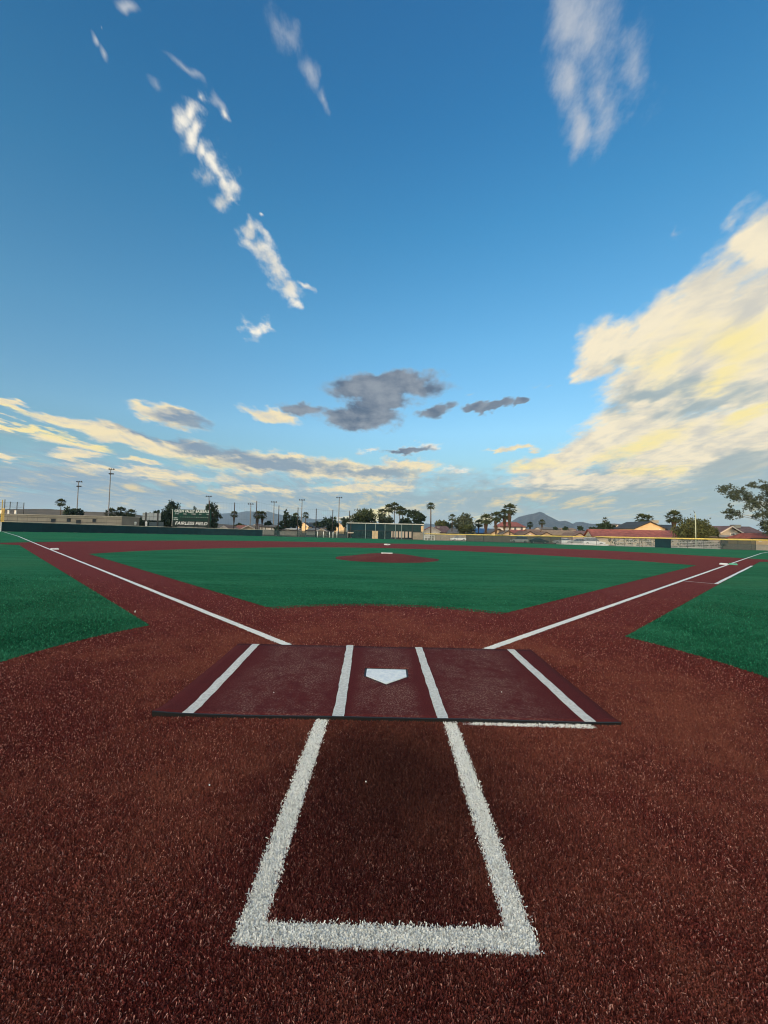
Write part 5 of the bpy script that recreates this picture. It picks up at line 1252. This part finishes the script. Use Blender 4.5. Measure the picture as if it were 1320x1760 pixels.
# ------------------------------------------------------------------ hills and mountains
def ridge(name, sil, D, depth, m, base=None, seed=0, step=2.0, rough=1.0, rows=26):
    """a real ridge: crest along the given skyline, spurs falling towards the diamond and a back slope"""
    g_ = np.random.default_rng(seed); xs = np.arange(sil[0][0], sil[-1][0]+.01, step); ys = np.interp(xs, [q[0] for q in sil], [q[1] for q in sil])
    nx = len(xs); b = MB(); sp = np.cumsum(g_.normal(0, 1, (rows, nx)), axis=0)
    ph = g_.uniform(0, 6.28, 6); fq = g_.uniform(0.05, 0.35, 6)*2.0/step*0.6
    for j in range(rows):
        t_ = j/(rows-1)                     # 0 foot in front, crest at 0.7, 1 back
        for i in range(nx):
            top = at(xs[i], ys[i]+0.35*math.sin(i*1.7+seed)*rough*0.5, D); h = top.z+1.2
            if t_ <= 0.7:
                u = t_/0.7
                spur = sum(math.sin(fq[k]*i*(1+0.25*(1-u))+ph[k]+k*u*1.7) for k in range(6))/6
                hh_ = h*(u**1.25)*(1+rough*0.42*spur*u*(1-u)*2.2)+0
                Dd = D-depth*(1-u)*(1+0.12*spur)
            else:
                u = (1-t_)/0.3; hh_ = h*u**1.1; Dd = D+depth*0.6*(1-u)
            p = at(xs[i], 905, Dd); b.v.append((p.x, p.y, -1.3+hh_))
    for j in range(rows-1):
        for i in range(nx-1): b.f.append((j*nx+i, j*nx+i+1, (j+1)*nx+i+1, (j+1)*nx+i)); b.m.append(0)
    o = b.build(name, m, smooth=False); o['kind'] = 'structure'; return o
M_ROCK = mat('mountain_rock', (0.085, 0.090, 0.105), 0.95, c2=(0.042, 0.047, 0.060), scale=0.02, detail=8); M_SCRUB = mat('scrub_hill', (0.125, 0.10, 0.075), 0.95, c2=(0.07, 0.062, 0.045), scale=0.05, detail=8)
ridge('mountain', [(850, 906), (866, 899), (878, 896), (885, 891.5), (891, 887), (900, 884.8), (911, 882.6), (918, 881.2), (927, 878.6), (934.5, 880.6), (938, 883), (942, 885.3), (949, 889), (956, 892.8), (962, 895.3), (971, 894.2), (978, 896.5), (984.5, 899.6), (990, 896.9), (1002, 896.1), (1008, 898), (1013.6, 899.4), (1019, 900.4), (1028, 899.5), (1035, 900), (1045, 903), (1060, 907), (1080, 911)], 3200, 700, M_ROCK, seed=3, step=1.2)
ridge('foothill', [(1020, 910), (1035, 903), (1046, 899.4), (1055, 898.9), (1066, 900), (1078, 902.8), (1088, 905.6), (1100, 909), (1125, 914), (1180, 917), (1290, 922), (1400, 925)], 1400, 260, M_SCRUB, seed=5, step=2.0)
ridge('mountain_range', [(300, 897), (330, 889), (350, 885), (366, 882.6), (384, 881.8), (395, 881), (408, 880.4), (423, 877.8), (434, 878.4), (445, 880.4), (453, 879.8), (459, 877.6), (466, 879.6), (474, 882.4), (488, 885), (500, 886.2), (514, 887.4), (529, 889.8), (540, 891.8), (556, 891.6), (570, 893.5), (590, 895.8), (620, 898), (660, 899.5), (700, 899.8), (732, 899.6), (745, 900.4), (760, 902.5), (780, 904.5), (820, 908), (850, 911)], 5200, 1100, M_ROCK, seed=8, step=2.0, rough=0.7)
ridge('scrub_hill', [(-120, 880), (-40, 876), (10, 874.2), (45, 873.8), (80, 873.6), (110, 875.5), (140, 878), (185, 879.6), (215, 881), (250, 886), (300, 893), (380, 900), (460, 906)], 420, 120, M_SCRUB, seed=11, step=4.0, rough=0.5)

# ------------------------------------------------------------------ unseen blocks added behind home plate to shade the diamond from the low sun
for nm, xa, xb, y_, H, lb in (('shade_block_tall', -330, -102, -78, 17.0, 'tall beige shade block added far behind home plate on the left'), ('shade_block_mid', -101, -34, -78, 11.6, 'middle shade block added behind home plate, lower than the tall one'), ('shade_block_low', -33, 150, -78, 9.2, 'long low shade block added behind home plate on the right')):
    sb_ = empty(nm, ((xa+xb)/2, y_, 0)); tag(sb_, lb, 'shade block'); w_ = xb-xa
    b = MB(); b.box((0, -8, H/2), (w_, 16, H)); b.build('wall', M_BEI, sb_)
    b = MB(); b.box((0, -8, H+0.16), (w_+0.8, 16.8, 0.3)); b.build('roof_slab', M_BAND, sb_)
    for k in range(int(w_/16)):
        b = MB(); b.box((-w_/2+10+16*k, 0.03, 3.2), (8, 0.1, 2.2)); f = b.build('window', M_WPAINT, sb_)
        b = MB(); b.box((-w_/2+10+16*k, 0.08, 3.2), (7.6, 0.06, 1.9)); b.build('pane', M_GLASS, f)
# ------------------------------------------------------------------ evening air between the diamond and the mountains
if HAZE:
    b = MB(); b.box((0, 3000, 101), (13000, 7600, 208)); hz_ = b.build('haze', bpy.data.materials.new('haze_air')); hz_['kind'] = 'stuff'
    m = hz_.data.materials[0]; m.use_nodes = True; t = m.node_tree; t.nodes.clear()
    v = t.nodes.new('ShaderNodeVolumePrincipled'); v.inputs['Color'].default_value = (0.42, 0.70, 1.0, 1); v.inputs['Density'].default_value = HAZE; v.inputs['Anisotropy'].default_value = 0.0
    o_ = t.nodes.new('ShaderNodeOutputMaterial'); t.links.new(v.outputs[0], o_.inputs['Volume'])
